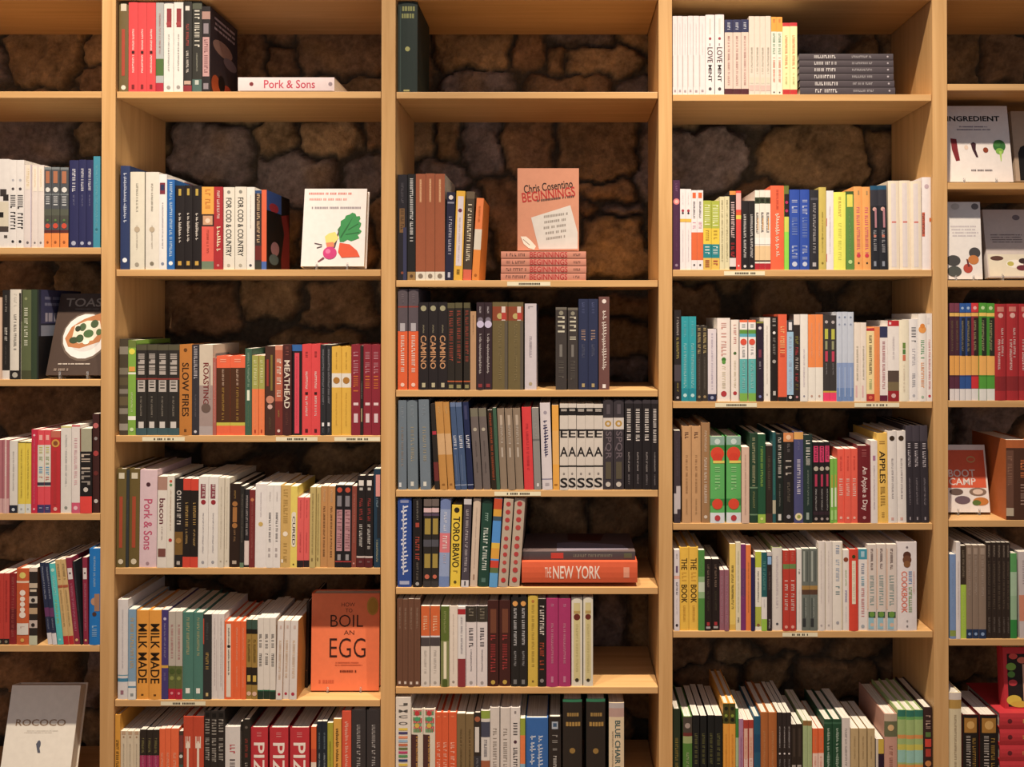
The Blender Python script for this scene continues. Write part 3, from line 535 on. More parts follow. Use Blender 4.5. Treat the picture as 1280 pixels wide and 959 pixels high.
562.5-574.8 632 e8c82c l=1.4 | o .06 2a2418 .55; T .14 .44 2c2818 TORO .7; T .47 .76 2c2818 BRAVO .7; t .8 .88 a88c24 .5; o .94 5c4c18 .3 | yellow book titled TORO BRAVO
576.3-585.6 624.5 4a434e P l=2 | b 0 .06 c8c4c8; t .12 .85 c0b8c0 .4; b .92 1 d8d4d8; p .93 .98 .4 .6 484850 | dark grey book with white ends
587.1-596.2 624 d0bba8 l=2.5 | t .1 .8 b8a498 .15; p .86 .92 .4 .6 987c68 | beige book with faint title
597.5-610.2 624.5 1e4438 l=2.8 | b 0 .05 142c24; t .16 .26 8cb0a4 .35; t .33 .84 d0dcd4 .5; p .9 .95 .3 .7 50746c | dark green book with white title
611.2-621.4 624 4a90d8 P l=3.4 | b 0 .12 c44c28; b .12 .2 d8a02c; b .2 .25 3c5468; b .5 .56 e0b838; b .56 .68 dca030; b .7 .78 d0402c; b .78 .84 5c7044; b .84 1 58a0d8 | multicoloured picture-spined book
622.6-634.4,636-649 624 b8a896 l=3.9 | o .06 b43c3c .5; o .15 b43c3c .5; o .24 b43c3c .5; o .33 b84440 .5; o .45 b43c3c .45; o .54 b84440 .5; o .63 b43c3c .45; o .72 b84440 .4; o .81 b43c3c .5; o .92 c02c2c .5 | leaning taupe book with red dotted letters
@H 653.7-794 689.4-699.8 4a4448 P d=.2 s=.02 c=6c5c5c | p .25 .36 .15 .85 b83c30; t .45 .8 7c8070 .4; p .9 .97 .2 .8 585c44; Rg 8c8494 .3 .02 .95 .1 .9 .35 .45 .5 .3 .45; Rg 5c3028 .4 .6 .7 .55 .75 .95 .4 .98 | dark book lying on orange book
@H 652.2-796.8 702.6-728.8 da5c34 d=.2 | p .02 .98 .0 .02 a84424; T .27 .68 f0dcd0 NEW~YORK .62; T .2 .255 f0c8b8 THE .5; p .88 .93 .25 .75 e89c80 | thick orange book lying flat

#M6 859 middle bay, sixth shelf
496.2-502.9,503.2-510,510.2-517.3,517.6-525.2 749 6c4836 P | t .1 .35 a88c78 .3; t .4 .8 7c5844 .2; p .94 .97 .3 .7 d8c8bc | brown book with pale lettering
526.3-537,538-549.6 757.5 d8d0c8 P | b 0 .37 d4642e; t .12 .32 f0b890 .5; b .37 .39 d8d8e0; b .39 .5 4a4244; t .55 .85 c0b8b0 .3; o .95 a8a098 .3 | orange and white book
551-561.2 757.8 7c8450 P | b 0 .43 5a6c28; p .44 .9 .35 .7 e8e0c4; t .06 .35 a0a868 .3; p .91 1 .2 .8 4c5c20 | green book with cream centre stripe
561.5-572 758 e0d4c8 | t .1 .85 ccbcae .15; o .94 988c80 .3 | pinkish white book with faint title
572.3-581.7 758.5 dcd8d8 P | b .03 .1 ac242c; t .13 .6 a09ca4 .3; b .65 1 8c3038 | white book with maroon lower third
582.2-595.4,596.2-609 758 dad2d4 | b 0 .2 38322a; t .03 .17 7c7464 .5; t .27 .52 3c383c .45; t .54 .82 706c74 .15; o .95 a09898 .3 | pale book with dark top band
609.6-623,624.2-637.8 750.5 421e1a c=5c4440 | p .1 .38 .25 .8 70402c; t .4 .84 9c3434 .5; o .95 c0a03c .4 | dark maroon book with gold star
638.9-648.9,649.2-659 747 22201f | o .07 e0a050 .65; t .12 .55 c8c8cc .4; t .6 .78 9c9ca0 .3; p .92 .97 .3 .7 787878 | black book with orange dot
660-672.3 745 d2b23c | t .1 .8 a88c30 .3; o .06 b87830 .3; p .93 .95 .4 .6 7c5c20 | yellow book beside black book
672.5-682.3 749 221c1a P | t .08 .46 dcd4cc .6; t .5 .66 b04830 .6; t .7 .84 a84028 .6; o .93 888080 .5 | black book with red lower letters
683-697.6,698.2-713.2 748.7 ac326c | t .06 .12 d090b0 .25; t .28 .75 d090a4 .2; p .88 .95 .4 .6 c07898 | magenta book
714.4-728,729.2-741.2 747 dedacb | p .06 .93 .2 .8 d0c48c; o .22 6c2c20 .6; t .3 .85 b0a46c .25; o .93 3c3420 .35; p .15 .18 .2 .8 b89c58 | cream book with dark red oval

#M7 990 middle bay, lowest visible shelf
494.4-513.2 872 e0d9d0 c=e0d9d0 | H .06 .09 5c5854 J; H .13 .16 5c5854 M; H .19 .22 5c5854 C; H .26 .29 5c5854 O; p .325 .35 .2 .8 e4c83c; p .365 .39 .2 .8 403c70; p .41 .435 .2 .8 e8946c; p .45 .475 .2 .8 94b8d4; p .49 .515 .2 .8 c86c48; p .53 .555 .2 .8 687444; p .57 .595 .2 .8 c03c70; p .61 .635 .2 .8 4c9454; p .655 .68 .2 .8 283c78; p .7 .725 .2 .8 e4c83c; p .74 .765 .2 .8 c86c48 | white book with coloured bars
514-528.5,529-543.7 886.6 d8d0c0 | h 0 .3 c83c4c 3; h .02 .3 4c9460 4; p .31 .9 0 .55 4c2c2c; t .33 .85 d8a040 .2; o .05 c8343c .4; o .12 40a070 .4; o .2 d8b040 .4 | multicoloured confetti book
544-552,552.2-560.3,560.7-570.6 891 da5a2e | t .38 .9 f4b8a0 .55; p .04 .06 .3 .7 e88054 | orange book with pink letters
571-581.5,582-592.2 892.5 7c6642 P | t .2 .8 5c4828 .25 | olive brown book
592.4-601 891.5 2e2824 | o .08 a86040 .8; p .18 .5 .15 .75 d4d0cc; b .55 1 34343c; t .58 .8 888890 .3 | dark book with white patch
601.3-612.3 889 d4d0cc | b 0 .1 8ca43c; b .14 .33 44485c; b .62 .9 a05c3c; t .36 .58 787880 .4 | green-topped picture book
612.7-624.2,625.4-637.6 885 d2cbc6 | t .25 .75 8c847c .45 | grey-white book with grey lettering
638.2-650 884.6 dcd6d4 | t .18 .36 2c2c30 .5; o .41 4c2c3c .35; t .48 .75 3c3c40 .5; p .04 .07 .4 .6 8c8484 | white book with black title
650.3-656.3 898.5 94a42e P | b .23 .62 e67c40; b .62 1 84b0c8 | thin green and orange book
657-685 898 2f66ae | t .1 .15 a8bcd8 .35; s .24 .85 c8d4e8 .3 .64; s .24 .85 c8d4e8 .3 .32 | thick blue book with two-line script
686-701.2 897 2a2422 | p .06 .16 .25 .75 a8b4c4; p .08 .13 .35 .65 3c5878; t .24 .38 8c8884 .5; t .42 .46 989490 .4; t .52 .8 c8c4c0 .3 | black book with small pale emblem
703.5-727.5,732.9-756.5 874.5 2a2420 c=16382a | b 0 .03 2c7a58; h .14 .2 9c7c40 1; h .24 .31 a88440 1; o .56 947438 .3 | thick black book with gold lettering
761.3-780 879 dcc8a6 | b 0 .06 b8b0b0; b .06 .16 b89890; T .2 .95 2c585c BLUE~CHAIR~FRUIT .36 .58; t .32 .8 988468 .12 .25 | cream book titled BLUE CHAIR

#R1 118 right bay, top shelf
841-846.7,847-853,853.3-859.6,859.9-866.3,866.6-874,874.3-881.8 20 e4dadc P | t .1 .5 d0c4c8 .15; p .94 .97 .3 .7 a898a0; p .5 .9 .05 .12 c8b8b0 | thin white book
882.2-893.2,893.9-905.2 18.3 e8e0e2 | p .05 .24 .4 .6 d8ccc8; o .3 9c3c48 .3; p .36 .39 .4 .55 a09498; T .41 .6 5c4c50 LOVE .6; T .63 .84 2c2428 MINT .4; o .93 50484c .35 | white book with bold dark title
906-916,916.4-926.2,926.6-935.8 24.4 dac6ba P | b 0 .17 2c3058; t .04 .15 c8ccdc .4; t .22 .88 c08880 .3; b .92 1 501c28 | pink book with navy top
936.3-943.2,943.4-950,950.2-956.8,957-963.6 20.3 dccfc2 P | t .4 .75 a8a490 .35; p .78 .86 .2 .8 d0ccb8; p .88 .95 .1 .9 d8b8b0 | slim beige book
964.2-971,971.2-978 21 e8e0d4 P | b 0 .19 f2a032; t .03 .09 c06840 .4; t .21 .5 60a080 .5; t .52 .85 e8987c .45; o .97 5c5854 .3 | white book with orange top
978.5-987.3,987.6-996.5 28.5 f4e6aa P | b 0 .05 c82c34; t .18 .65 dc7c48 .4; t .7 .88 c8c080 .3; b .93 1 c42c2c | pale yellow book with red ends
@H 999-1116.5 67-74.6 4c444a P d=.2 | t .16 .41 d8d4d4 .6; t .56 .78 a8a4a8 .4; o .94 b0a8b0 .3 | uppermost dark book of flat stack
@H 999.2-1116.8 75.2-82.6 4c444a P d=.2 | t .16 .41 d8d4d4 .6; t .56 .78 a8a4a8 .4; o .94 b0a8b0 .3 | second dark book down flat stack
@H 999.2-1117 83.2-91 4c444a P d=.2 | t .16 .41 d8d4d4 .6; t .56 .78 a8a4a8 .4; o .94 b0a8b0 .3 | third dark book down flat stack
@H 999.2-1117 91.6-99.8 4c444a P d=.2 | t .16 .41 d8d4d4 .6; t .56 .78 a8a4a8 .4; o .94 b0a8b0 .3 | fourth dark book down flat stack
@H 1000-1118 100.4-108.6 4c444a P d=.2 | t .16 .41 d8d4d4 .6; t .56 .78 a8a4a8 .4; o .94 b0a8b0 .3 | fifth dark book down flat stack
@H 1000.2-1119 109.2-117.6 4c444a P d=.2 | t .16 .41 d8d4d4 .6; t .56 .78 a8a4a8 .4; o .94 b0a8b0 .3 | lowest dark book of flat stack

#R2 337.3 right bay, second shelf
841.3-850 225.3 4c2648 | o .24 e08080 .9; o .24 f0b8b0 .5; t .04 .15 8c6088 .3; t .4 .8 6c4468 .2; o .95 988098 .4 | plum book with pink circle
850.3-857,857.2-864 236.3 eae3e6 P | o .27 a82c3c .5; o .3 2c2428 .4; p .37 .41 0 1 e8b840; t .05 .2 c8bcc4 .2; t .5 .9 d8ccd4 .2 | white book with gold band
864.3-871.3,871.5-879 237.7 eae3e6 P | p .03 .1 .2 .8 e0642c; t .14 .36 4c4850 .4; t .4 .5 e0a0b8 .6; b .53 .88 e26832; o .94 4c484c .35 | white book with orange block
879.2-889,889.2-899.4 251 aab63a P | t .06 .38 e0e8b0 .75; b .4 .63 e6c82e; t .43 .6 b89028 .5; b .63 .83 0e8490; t .66 .8 c8e0e0 .65; b .83 1 e2ba4c; t .86 .97 b0483c .6 | lime, yellow and teal book
899.7-905.8,906-911.8 245.8 ded6ac P | t .05 .9 a09870 .4 | slim pale yellow book
912.1-920 238.5 201a1c | b 0 .05 e09040; t .14 .62 e8c8c8 .6; t .66 .85 c02c30 .6; b .85 .96 e0d8d8 | black book with white and red letters
920.3-926.4 238.5 e2483e P | b .03 .24 e8b0ac; b .27 .31 e05c2c; b .31 .36 e8c84c; o .95 f0d0cc .4 | thin red book with pink top
927-935.4,935.7-943.5 251 221e20 P | t .2 .85 d8d4d4 .4; o .95 e0dcdc .4 | short black book with white title
943.8-949.6,949.8-956.2,956.4-963.2 237.7 ece6dc P | b .09 .17 34402c; o .13 1c2014 .6; t .28 .55 50484c .55; p .35 .5 .55 .7 d89840; p .6 .68 0 1 f4f0ec; b .7 .88 e8c898; b .88 .9 3c2c20; b .92 1 b82430 | white book with olive sprig top
963.5-980.2 232 f2663e | s .33 .86 f6d8c4 .4; t .05 .3 c84c34 .2 | thick orange-red book
980.6-986.2 232 90e03c P | b 0 .1 6c7430; b .1 .37 2c1c24; o .2 b82c60 .7; o .3 b82c60 .7; b .37 .55 d0d850 | thin neon green book
987-999.8,1000.3-1012 237 2c50b4 | t .13 .33 b0bce0 .6; t .35 .6 6c84c8 .6; t .7 .88 a0b0dc .6; o .93 c8d0e8 .5 | royal blue book with pale script
1012.6-1023.4 237 2c2c34 | t .17 .8 a8a4a8 .35; p .1 .13 .1 .9 50505c; p .91 .96 .3 .7 b8b4b8 | charcoal book with long grey title
1023.7-1032.8 234 d0bc58 | t .3 .8 a89840 .2; o .92 8c7c30 .3; o .62 988838 .3 | olive-yellow book
1033.2-1042 238.5 f0eaee P | p .35 .45 0 .08 c84438; t .2 .8 dcd4d8 .2; p .8 .9 0 .08 c84438 | slim white book beside acid yellow book
1042.4-1057.4 240 f8f25c | t .06 .32 d0a848 .25; t .4 .9 dcd850 .3 | acid yellow book
1058-1068 239 5c8e40 P l=-.6 | b 0 .05 3c5c2c; p .04 .2 .15 .85 e8e050; t .25 .85 88ac68 .25; o .9 c0e090 .5 | green book with yellow label
1068.5-1078.6,1079-1089 233.4 f2aa5a l=-.9 | p .05 .1 .5 .7 b08c5c; t .25 .82 dc587c .45; o .83 d83850 .5; o .92 4c3c2c .25 | peach book with pink title
1089.6-1099.4,1099.8-1110.4 232 24262e l=-1.1 | b 0 .05 1c5478; b .05 .24 34343e; o .28 d8a8a0 .5; p .28 .5 .5 .75 b8808c; t .53 .8 a8a8b0 .4; o .6 c87868 .35; p .9 .96 .3 .6 8c94a4 | dark navy book with pink figures
1111.4-1125,1125.3-1138.8,1139.1-1152.6 226 f2e4ce l=-.5 | p .03 .97 .25 .7 e4dada; p .455 .475 .3 .7 d88078 | cream book with tiny red mark
1153-1165.6 221.7 eee6e8 | p .38 .64 0 .3 c86048; t .4 .63 40242c .3 .15; o .1 c8b0bc .5; p .44 .48 .8 1 d86c38 | white book against the upright

#R3 502 right bay, third shelf
843-851.4 388 282224 P | t .08 .28 b0a8a4 .35; t .3 .55 a89850 .4; b .6 .78 4c444c; t .8 .9 988840 .3; o .96 a8a0a0 .4 | black book with yellow lettering
851.8-861,861.3-870.2 395.4 1c9eac P | t .06 .25 60bcc8 .35; t .32 .85 90d0d4 .4; b .85 1 0c8ca0; o .93 b8e0e4 .5 | teal book with pale lettering
870.8-877.3,877.6-884.4 407 3a332c P | t .03 .38 c0ac74 .55; t .42 .85 787068 .25; o .94 a08860 .5 | dark brown book with gold lettering
885-895.4 411.5 e0d7df P | t .06 .85 c4bcd0 .25; b .9 1 282c4c; o .95 98a0c0 .4 | lavender-white book with navy foot
896.8-912.8 397.6 efe5df | t .06 .48 d09890 .45; o .5 3c7c30 .35; o .53 5c9c3c .3; t .58 .85 e0d4b8 .3; o .91 b83840 .45 | thick cream book with green sprig
914-923.6 400 efe5dd | t .06 .32 c87870 .4; o .41 4c6c38 .4; t .5 .85 dcd0b0 .3; o .9 b83840 .5 | narrower cream book with green sprig
924.8-934.3,935.6-944.8 400 f0ecec P | b 0 .03 f06c3c; t .05 .1 a8b8b8 .5; b .12 .17 5c9838; b .17 .21 58b0c8; o .27 e05038 .85; t .33 .46 a8acac .4; b .48 .9 52b4b4; t .5 .85 98d4d4 .4; b .9 1 7cb444 | teal and white book with tomato
945.8-954.4 402 2c2032 P c=6c7030 | b 0 .02 8c8c30; o .08 d8d0d8 .45; p .35 .45 .3 .7 7c3448; t .5 .62 a8a0b0 .3; o .94 7c84c0 .4 | dark purple book
954.9-962.9 397 eee9e3 P | t .1 .8 dcd4cc .2; o .92 b8b0ac .3 | slim off-white book
963.3-972.3 396 241e1c | t .02 .14 b8b4b0 .5; o .19 f0ecec .4; t .25 .45 888480 .4; o .53 a8a4a0 .5; p .88 .93 .35 .7 c0bcb8 | black book with white emblem
972.8-983.6 393 ea623e P | t .14 .35 f0b070 .5; t .37 .52 c83c28 .6; t .3 .45 f0b878 .6; b .95 1 28221e | orange-red book with dark foot
984-992 400.6 a0c8e8 P | b 0 .14 34343c; p .02 .12 .25 .75 e0e0e8; t .2 .9 c0c8e0 .5; b .92 1 181c20; o .95 e0e0e4 .5 | light blue book with black ends
992.4-1000 393 342a28 P | b 0 .12 e8dcd4; t .25 .35 8c8438 .5; t .38 .48 b83c40 .5; t .5 .65 c8b8b0 .5; t .68 .78 b83c40 .5; t .8 .88 787038 .5; o .95 c08088 .4 | dark book with white top
1000.5-1009.8 393 eeeae4 P | t .4 .85 d4c8d8 .25; o .94 8c8ca0 .25 | white book beside dark spine
1010.2-1019.3,1019.6-1028.8 393 eeeae2 P | b 0 .61 f88e48; t .1 .5 fcb890 .2; o .94 c8a090 .3 | orange over white book
1029.2-1037.2,1037.4-1045.5 394 3c3838 P | o .08 b8b0b0 .5; p .16 .28 .25 .75 c0c040; p .3 .4 .3 .65 989870; p .42 .54 .3 .7 c83c58; t .56 .7 989498 .2; b .88 .9 c8a838; b .9 1 f23c70 | dark grey book with pink foot
1045.9-1052.6,1052.8-1059.8,1060-1067.2 390 c6d0e2 P | o .06 7c8cac .35; o .14 8c98b4 .35; b .57 .85 8ca4d4; b .85 1 7090c8; p .62 .95 .4 .6 a4b8dc | pale blue book with wave pattern
1067.8-1075.8,1076-1083 403.5 eee2d6 P | t .3 .75 b8b098 .3; p .8 .95 .2 .5 e0b8b8 | short cream book
1083.4-1093 410 f4dea4 P | b 0 .04 c42c34; t .1 .65 50442c .4; t .7 .85 a8c080 .4; b .9 1 b83030; o .95 e06c48 .5 | pale yellow book with red foot
1093.4-1099.8 408.6 f0904e P | t .1 .8 f4ac78 .2 | slim orange book
1100-1109.5 408 ece4e2 P | b 0 .15 34385c; t .2 .85 c06c74 .4; b .92 1 68203c | white book with navy top
1110-1124 400.5 efe9e6 P | b 0 .07 c4242e; p .02 .05 .1 .3 f0d0d0; t .2 .5 d4ccd0 .2; b .62 .76 584840; b .76 .87 7c6c4c; b .87 1 a02028; o .93 e0b8b8 .4 | white book with brown photo band
1124.3-1136.4 400 f6ead2 | p .28 .35 .35 .65 6c8c3c; p .36 .42 .35 .65 50803c; p .43 .5 .35 .65 d87858; t .55 .9 e8d8c0 .2 | cream book with green and orange title
1136.7-1148 399 eeeaea | t .1 .32 54545c .55; t .36 .58 c0bcc4 .4; t .66 .84 a0a0a8 .4; o .93 b8b8c0 .3 | white book with grey script
1148.3-1158.3 392 f2ece6 | o .18 f0a048 .95; o .14 e88c30 .6; t .3 .53 68a874 .5; t .56 .86 f0a468 .45; o .95 a8c0a8 .35 | white book with orange blob
1158.6-1165.6 392 f0e8e4 P | t .3 .88 d8706c .4; o .94 d0404c .5; p .05 .12 .1 .5 e0d8d8 | white book with red title against the upright

#R4 654.3 right bay, fourth shelf
842.6-850.6 538.5 40363e P | t .1 .5 5c505c .3; p .6 .9 0 1 c4bcc0; p .6 .68 0 .35 40363e; p .85 .95 .5 1 40363e | dark plum book with pale diagonal
852.8-864,864.6-876 533 ca9c6c | t .06 .16 5c3828 .45; t .3 .7 a87c50 .25; t .75 .92 b08858 .2 | tan book with dark script top
876.8-887.4 529 a27a52 | t .08 .3 d8c0a8 .3; t .35 .82 e4d4c4 .35; o .94 d8c8b8 .4 | brown-tan book with white title
888-905.8,908.2-926.3 545.5 58b45c | b 0 .12 8cb0a4; o .06 c8dcd8 .4; p .1 .16 0 1 3c8c3c; o .2 e04428 .95; o .25 d83c24 .7; p .28 .31 .2 1 e4d058; t .35 .65 90d088 .4; b .72 .8 388840; o .78 e04428 .75; b .88 1 dce4ec; o .94 c03840 .4 | green book with strawberries
927.2-936.6 559 dcbca8 P | t .1 .9 c4a090 .2 | pinkish white short book
937.4-947.2 541.6 24422f | t .05 .6 a8a880 .4; b .6 .615 6c8c6c; t .65 .85 808858 .3; b .9 .915 6c8c6c | dark green book with tan title
947.5-957 543 1e5438 P | t .14 .6 90b848 .35; b .9 1 9cc440; o .95 d8e080 .4 | green book with lime foot
957.6-965.6 555 30261f P c=24201c | b 0 .02 b8b0a8; t .15 .6 645848 .4; b .88 1 4c3028 | short dark brown book
965.9-969.8 540 245c60 P | t .3 .7 40a080 .4; b .75 .9 b8b098 | very thin teal book
970.2-979.2 543 1c2420 | t .04 .5 d0ccc4 .45; t .56 .82 787c74 .2; p .9 .97 .3 .7 d8d4cc | black-green book with white title
979.6-992 541 242020 | b 0 .1 dc8c50; o .05 f0c8a0 .5; t .12 .22 787070 .3; t .3 .5 b8b0a8 .65; t .55 .8 6c6458 .3; o .93 a8a8b0 .4 | black book with orange photo top
992.8-1004.3 540 4c4e7e | b 0 .08 e0a858; t .3 .7 d8d4e4 .4; t .1 .2 7c7ca4 .2; o .93 e8dcb0 .8; o .93 98a04c .4 | purple-blue book with yellow circle
1004.6-1015.8 544 223632 | t .06 .36 d8d8d0 .5; t .4 .8 809084 .2; p .88 .96 .3 .6 98a8a0 | dark green book with white lettering
1016.5-1023.8,1024.1-1030.9,1031.1-1037.4 552.5 221c1e P | p .05 .25 .1 .9 d8386c; t .06 .24 221c1e .5; o .33 b8b0a0 .8; p .4 .55 .3 .7 b83458; t .58 .85 b8b4b4 .25; o .95 a89c98 .5; b .86 .9 34242c | black book with magenta pattern
1038-1042.2,1042.4-1046.6 573.6 7cbc44 P | p .45 .75 .25 .75 dce8cc; p .25 .45 .3 .7 b8a83c; p .8 .95 .2 .8 a8d880 | very thin bright green book
1047-1055.6,1055.9-1063.8,1064-1072 561 f0604c P | t .4 .65 f8ccc0 .55; t .1 .3 e04c40 .3; o .93 f4b8a8 .4 | coral red book with white script
1072.6-1088.6 557 741c24 l=-.4 | t .05 .15 a85858 .4; T .27 .84 e8d0cc An~Apple~a~Day .5; o .93 c89898 .25 | maroon book with white script
1089-1097.2 551 e8dfdc P l=-.6 | p .18 .24 .3 .7 b07ca0; t .3 .85 ccbcc4 .25 | slim white book with mauve mark
1097.5-1110.6 541.6 f2c454 l=-.8 | T .2 .56 2c2010 APPLES .55; t .09 .15 a87c30 .6; t .6 .84 987428 .5; t .88 .96 b08838 .3 | yellow book titled APPLES
1111-1121.8,1122.2-1133.4 539 e8e2de l=-.6 | o .08 3c2c1c .6; t .3 .75 a8a0a0 .25; p .94 .97 .3 .6 d8a8a0 | white book with brown dot
1133.8-1142,1142.5-1151.4,1151.9-1161.6 532 332d34 l=-.9 | b 0 .16 453e48; t .18 .43 c8c0c8 .45; t .54 .82 8c848c .25; p .94 .97 .4 .6 a098a0 | plum-grey book with white letters

#R5 789 right bay, fifth shelf
842.8-849.5 687.5 dfd7db P | t .05 .12 a8a0a8 .3; p .2 .28 .3 .7 705878; b .32 .36 e8b0a0; t .4 .56 5c5c74 .4; t .6 .8 c8c0c8 .3; o .93 3c343c .5 | lavender-white book against the upright
849.7-861,861.4-872.8 684.5 f0c03c | T .13 .27 3c2a10 THE .65; T .45 .67 3c2a10 BOOK .65; t .3 .43 d8a430 .6; t .7 .9 d8a430 .3 | yellow book with black block title
873-880.8 688 4c8e3e P | b .33 .4 8cb480; b .4 .52 c8d8c0; b .52 .6 90b884; t .1 .3 70a860 .3 | green book with pale middle
881-889.7,890.1-899.3 699 241a18 P | t .08 .4 8c7464 .3; t .45 .75 4c4434 .3; p .88 .93 .3 .7 b03038; p .94 .97 .2 .8 b0acac | black-brown book with red mark at foot
899.7-905.3,905.6-911.3 712.5 986272 P | t .1 .9 bc90a0 .4 | short mauve book
912-919.6 680 eece60 P c=b88c50 | t .25 .78 4c4020 .4; b .93 1 e0b848 | yellow book with black title
919.8-926 678.4 e4dabc P | t .1 .8 b8bc90 .25; t .85 .92 504c48 .4 | slim cream book
926.2-932.3 680.7 803474 P | t .3 .7 9c5890 .3; b .28 .6 6c3c70 | violet book
932.6-938.7 681.5 f2843c P | t .2 .8 c87c38 .3 | slim bright orange book
939-943.7 696.6 2c2658 P | t .1 .9 484070 .3 | very thin navy-purple book
944.2-951.6 690 ece8da P | b 0 .2 c0cc30; b .7 .95 b4bc40; t .25 .66 787468 .3; o .93 8c5c3c .5 | white book with lime ends
952-958.8 690.5 e8e4e0 P | b 0 .57 1f6064; t .12 .5 60a098 .5; b .85 1 98c83c; t .6 .7 b8b8b8 .2 | teal and white book with lime foot
959.1-965 690 32282a P | b 0 .05 c8c0c0; p .06 .16 .1 .9 8cb8e8; t .25 .5 6c605c .4; t .85 .97 b8b4b4 .4 | black-brown book with sky-blue patch
965.3-977.8 684.5 dfd9d3 c=9cac6c | t .1 .75 c8bcc4 .25; o .92 4c4c54 .25 | wide pale grey book
979-986.7,987-995 688 c23a2c P | b .17 .23 6c8c4c; t .02 .14 d87060 .4; t .37 .52 f0d8d0 .55; t .54 .78 e8c8c0 .55; o .95 e8a898 .5 | red book with green chevron
996-1002.2 687 e8e4e0 P | t .25 .33 5c5854 .4; t .5 .9 dcd4cc .2 | slim white book beside red pair
1002.5-1012,1012.4-1022 686 6c746e P | p .03 .4 .2 .4 a8b0a8; p .03 .4 .65 .75 444c48; b .45 .5 a88444; b .5 .56 5c4030; p .6 .85 .2 .35 4c5450; t .6 .85 a8b0a8 .2; p .85 .95 .1 .5 34383a | grey-green marbled book
1022.4-1031.2,1031.6-1040.3 677 e8e0da | t .1 .7 d4c8c4 .15; o .94 b8b0b0 .3; p .02 .98 0 .08 c8c0a8 | white book with thin tan edge
1040.8-1053.4 677.7 ece6de P | t .04 .14 7c94b8 .4; t .2 .45 a8b8cc .4; t .5 .62 6c8c90 .45; p .02 .98 .85 1 e4d8c0; o .91 a8a8b0 .3 | white book with grey-blue lettering
1053.9-1061.3 687.5 ece6e2 P | o .12 8c4428 .8; t .25 .45 b0c890 .3; t .5 .65 9c98c0 .4; t .7 .9 c8ccd0 .2 | white book with brown nut picture
1061.6-1072.9 687 e0442f | p .14 .67 .3 .72 ece4cc; o .09 3c4418 .4; t .18 .64 d8ccb0 .3 | red book with cream panel
1073.2-1083.9 686.5 ece6e4 P | b 0 .13 3f9eb8; p .03 .1 .3 .7 a8d0e0; t .18 .32 7c8ca8 .4; t .34 .46 6cb0c8 .4; t .48 .85 d88484 .4; o .95 a8b0b8 .4 | white book with turquoise top
1084.3-1095.6,1096-1107.6,1108.4-1121 680.7 e0d4cc P | t .05 .3 5c3830 .3; t .36 .74 8ca4a0 .5; p .78 .85 .1 .9 3c6048; o .81 6c9c3c .6; p .85 .98 .1 .7 98c8d8; o .93 e0c0a8 .4; p .05 .75 0 .1 e8c0a8 | pinkish white book with green-blue foot
1121.8-1146.3 677.7 ebe3e4 | o .06 807478 .12; o .15 5c3424 .4; o .2 744830 .45; o .25 8c5c34 .35; T .33 .8 ec7c64 COOKBOOK .3 .36; t .33 .5 7ca0d0 .2 .66; t .51 .8 88b068 .2 .66; t .33 .6 e8b0a8 .1 .85; o .89 a8a0a0 .1; o .95 8c8484 .1 | very thick white cookbook

#R6 1008 right bay, lowest visible shelf
841.6-850.3 886.7 24321f | t .3 .9 8c7c34 .5 | dark green book with gold lettering
854-865.3 896 4f8032 | b 0 .18 4c443c; o .1 a89890 .6; b .18 .22 6c2c28; b .22 .3 9cac70; t .4 .9 a8b888 .3 | leaf green book with photo top
866-874.4,875.4-883.4,885-893,893.6-903 894.6 15191a P | t .2 .55 6c6c3c .45; o .7 787878 .4 | thin black book with olive lettering
904-911.6,911.8-919.5 879.5 eca430 d=.23 | b 0 .2 4c4c1c; o .05 1c2010 .6; o .12 90a030 .5; o .16 181c0c .6; t .3 .9 d88c20 .3 | yellow-orange book with dark leafy top
919.8-923.4 886 3c8438 P | b .3 .6 a8c098 | very thin green book
923.7-929.2 899 b484a8 P | t .2 .8 9c6c90 .3 | thin mauve book
929.5-935.4,935.6-942 900 e4b8a4 P | b 0 .1 b43c30; b .45 .55 f0d8d0; p .1 .9 0 .12 b83c34; p .1 .9 .88 1 b83c34; t .2 .85 e8a078 .4 | pale pink book with red border
942.5-950.8 896 1c5878 | t .55 .9 3c7c98 .4; b .2 .4 144c70 | deep blue book
951-960.2,960.8-971.2 891 b4682e c=b4682e | t .2 .9 d89860 .25 | brown-orange book
972-977.7,978-983.5,983.8-989.2 891 302726 P | t .15 .38 d8d0d0 .25; o .44 f0e8e8 .4; t .5 .9 989494 .3 | dark brown book with white dot
989.6-995.9,996.1-1003 905.5 30261f P | p .05 .4 .3 .7 443830; p .5 .9 .1 .8 b8b0a8; t .52 .88 30261f .4 | dark book with white pattern
1004-1009.4,1009.7-1015.2 901 aac088 P d=.2 | b 0 .06 98703c; t .1 .9 c4d4a8 .3 | thin light green book
1016-1022.6,1022.9-1029.8 910.6 ee6c34 P | b .32 .72 f4d4c4; b .72 1 e0943c; t .1 .28 f09868 .3; t .36 .68 f0987c .4 | orange and white book
1030.5-1040.8,1041.2-1052.2 899.7 1f4e34 c=1c4830 | s .1 .75 b8d0bc .4; b .03 .05 3c6c50 | dark green book with pale script
1052.6-1062.8 898 e0d6d0 P | t .12 .85 a09894 .3 | white book beside green pair
1063.8-1073.4,1074.5-1083.6,1084.8-1093.8 911 c6ac7c P | t .5 .85 5c4c34 .3; t .1 .4 a88c5c .2 | tan book with dark lower letters
1095-1105 924 34202c P | b 0 .22 d8b83c; p 0 1 0 .3 d8ccc0; p .25 .9 .3 1 2c1830 | dark purple book with yellow top
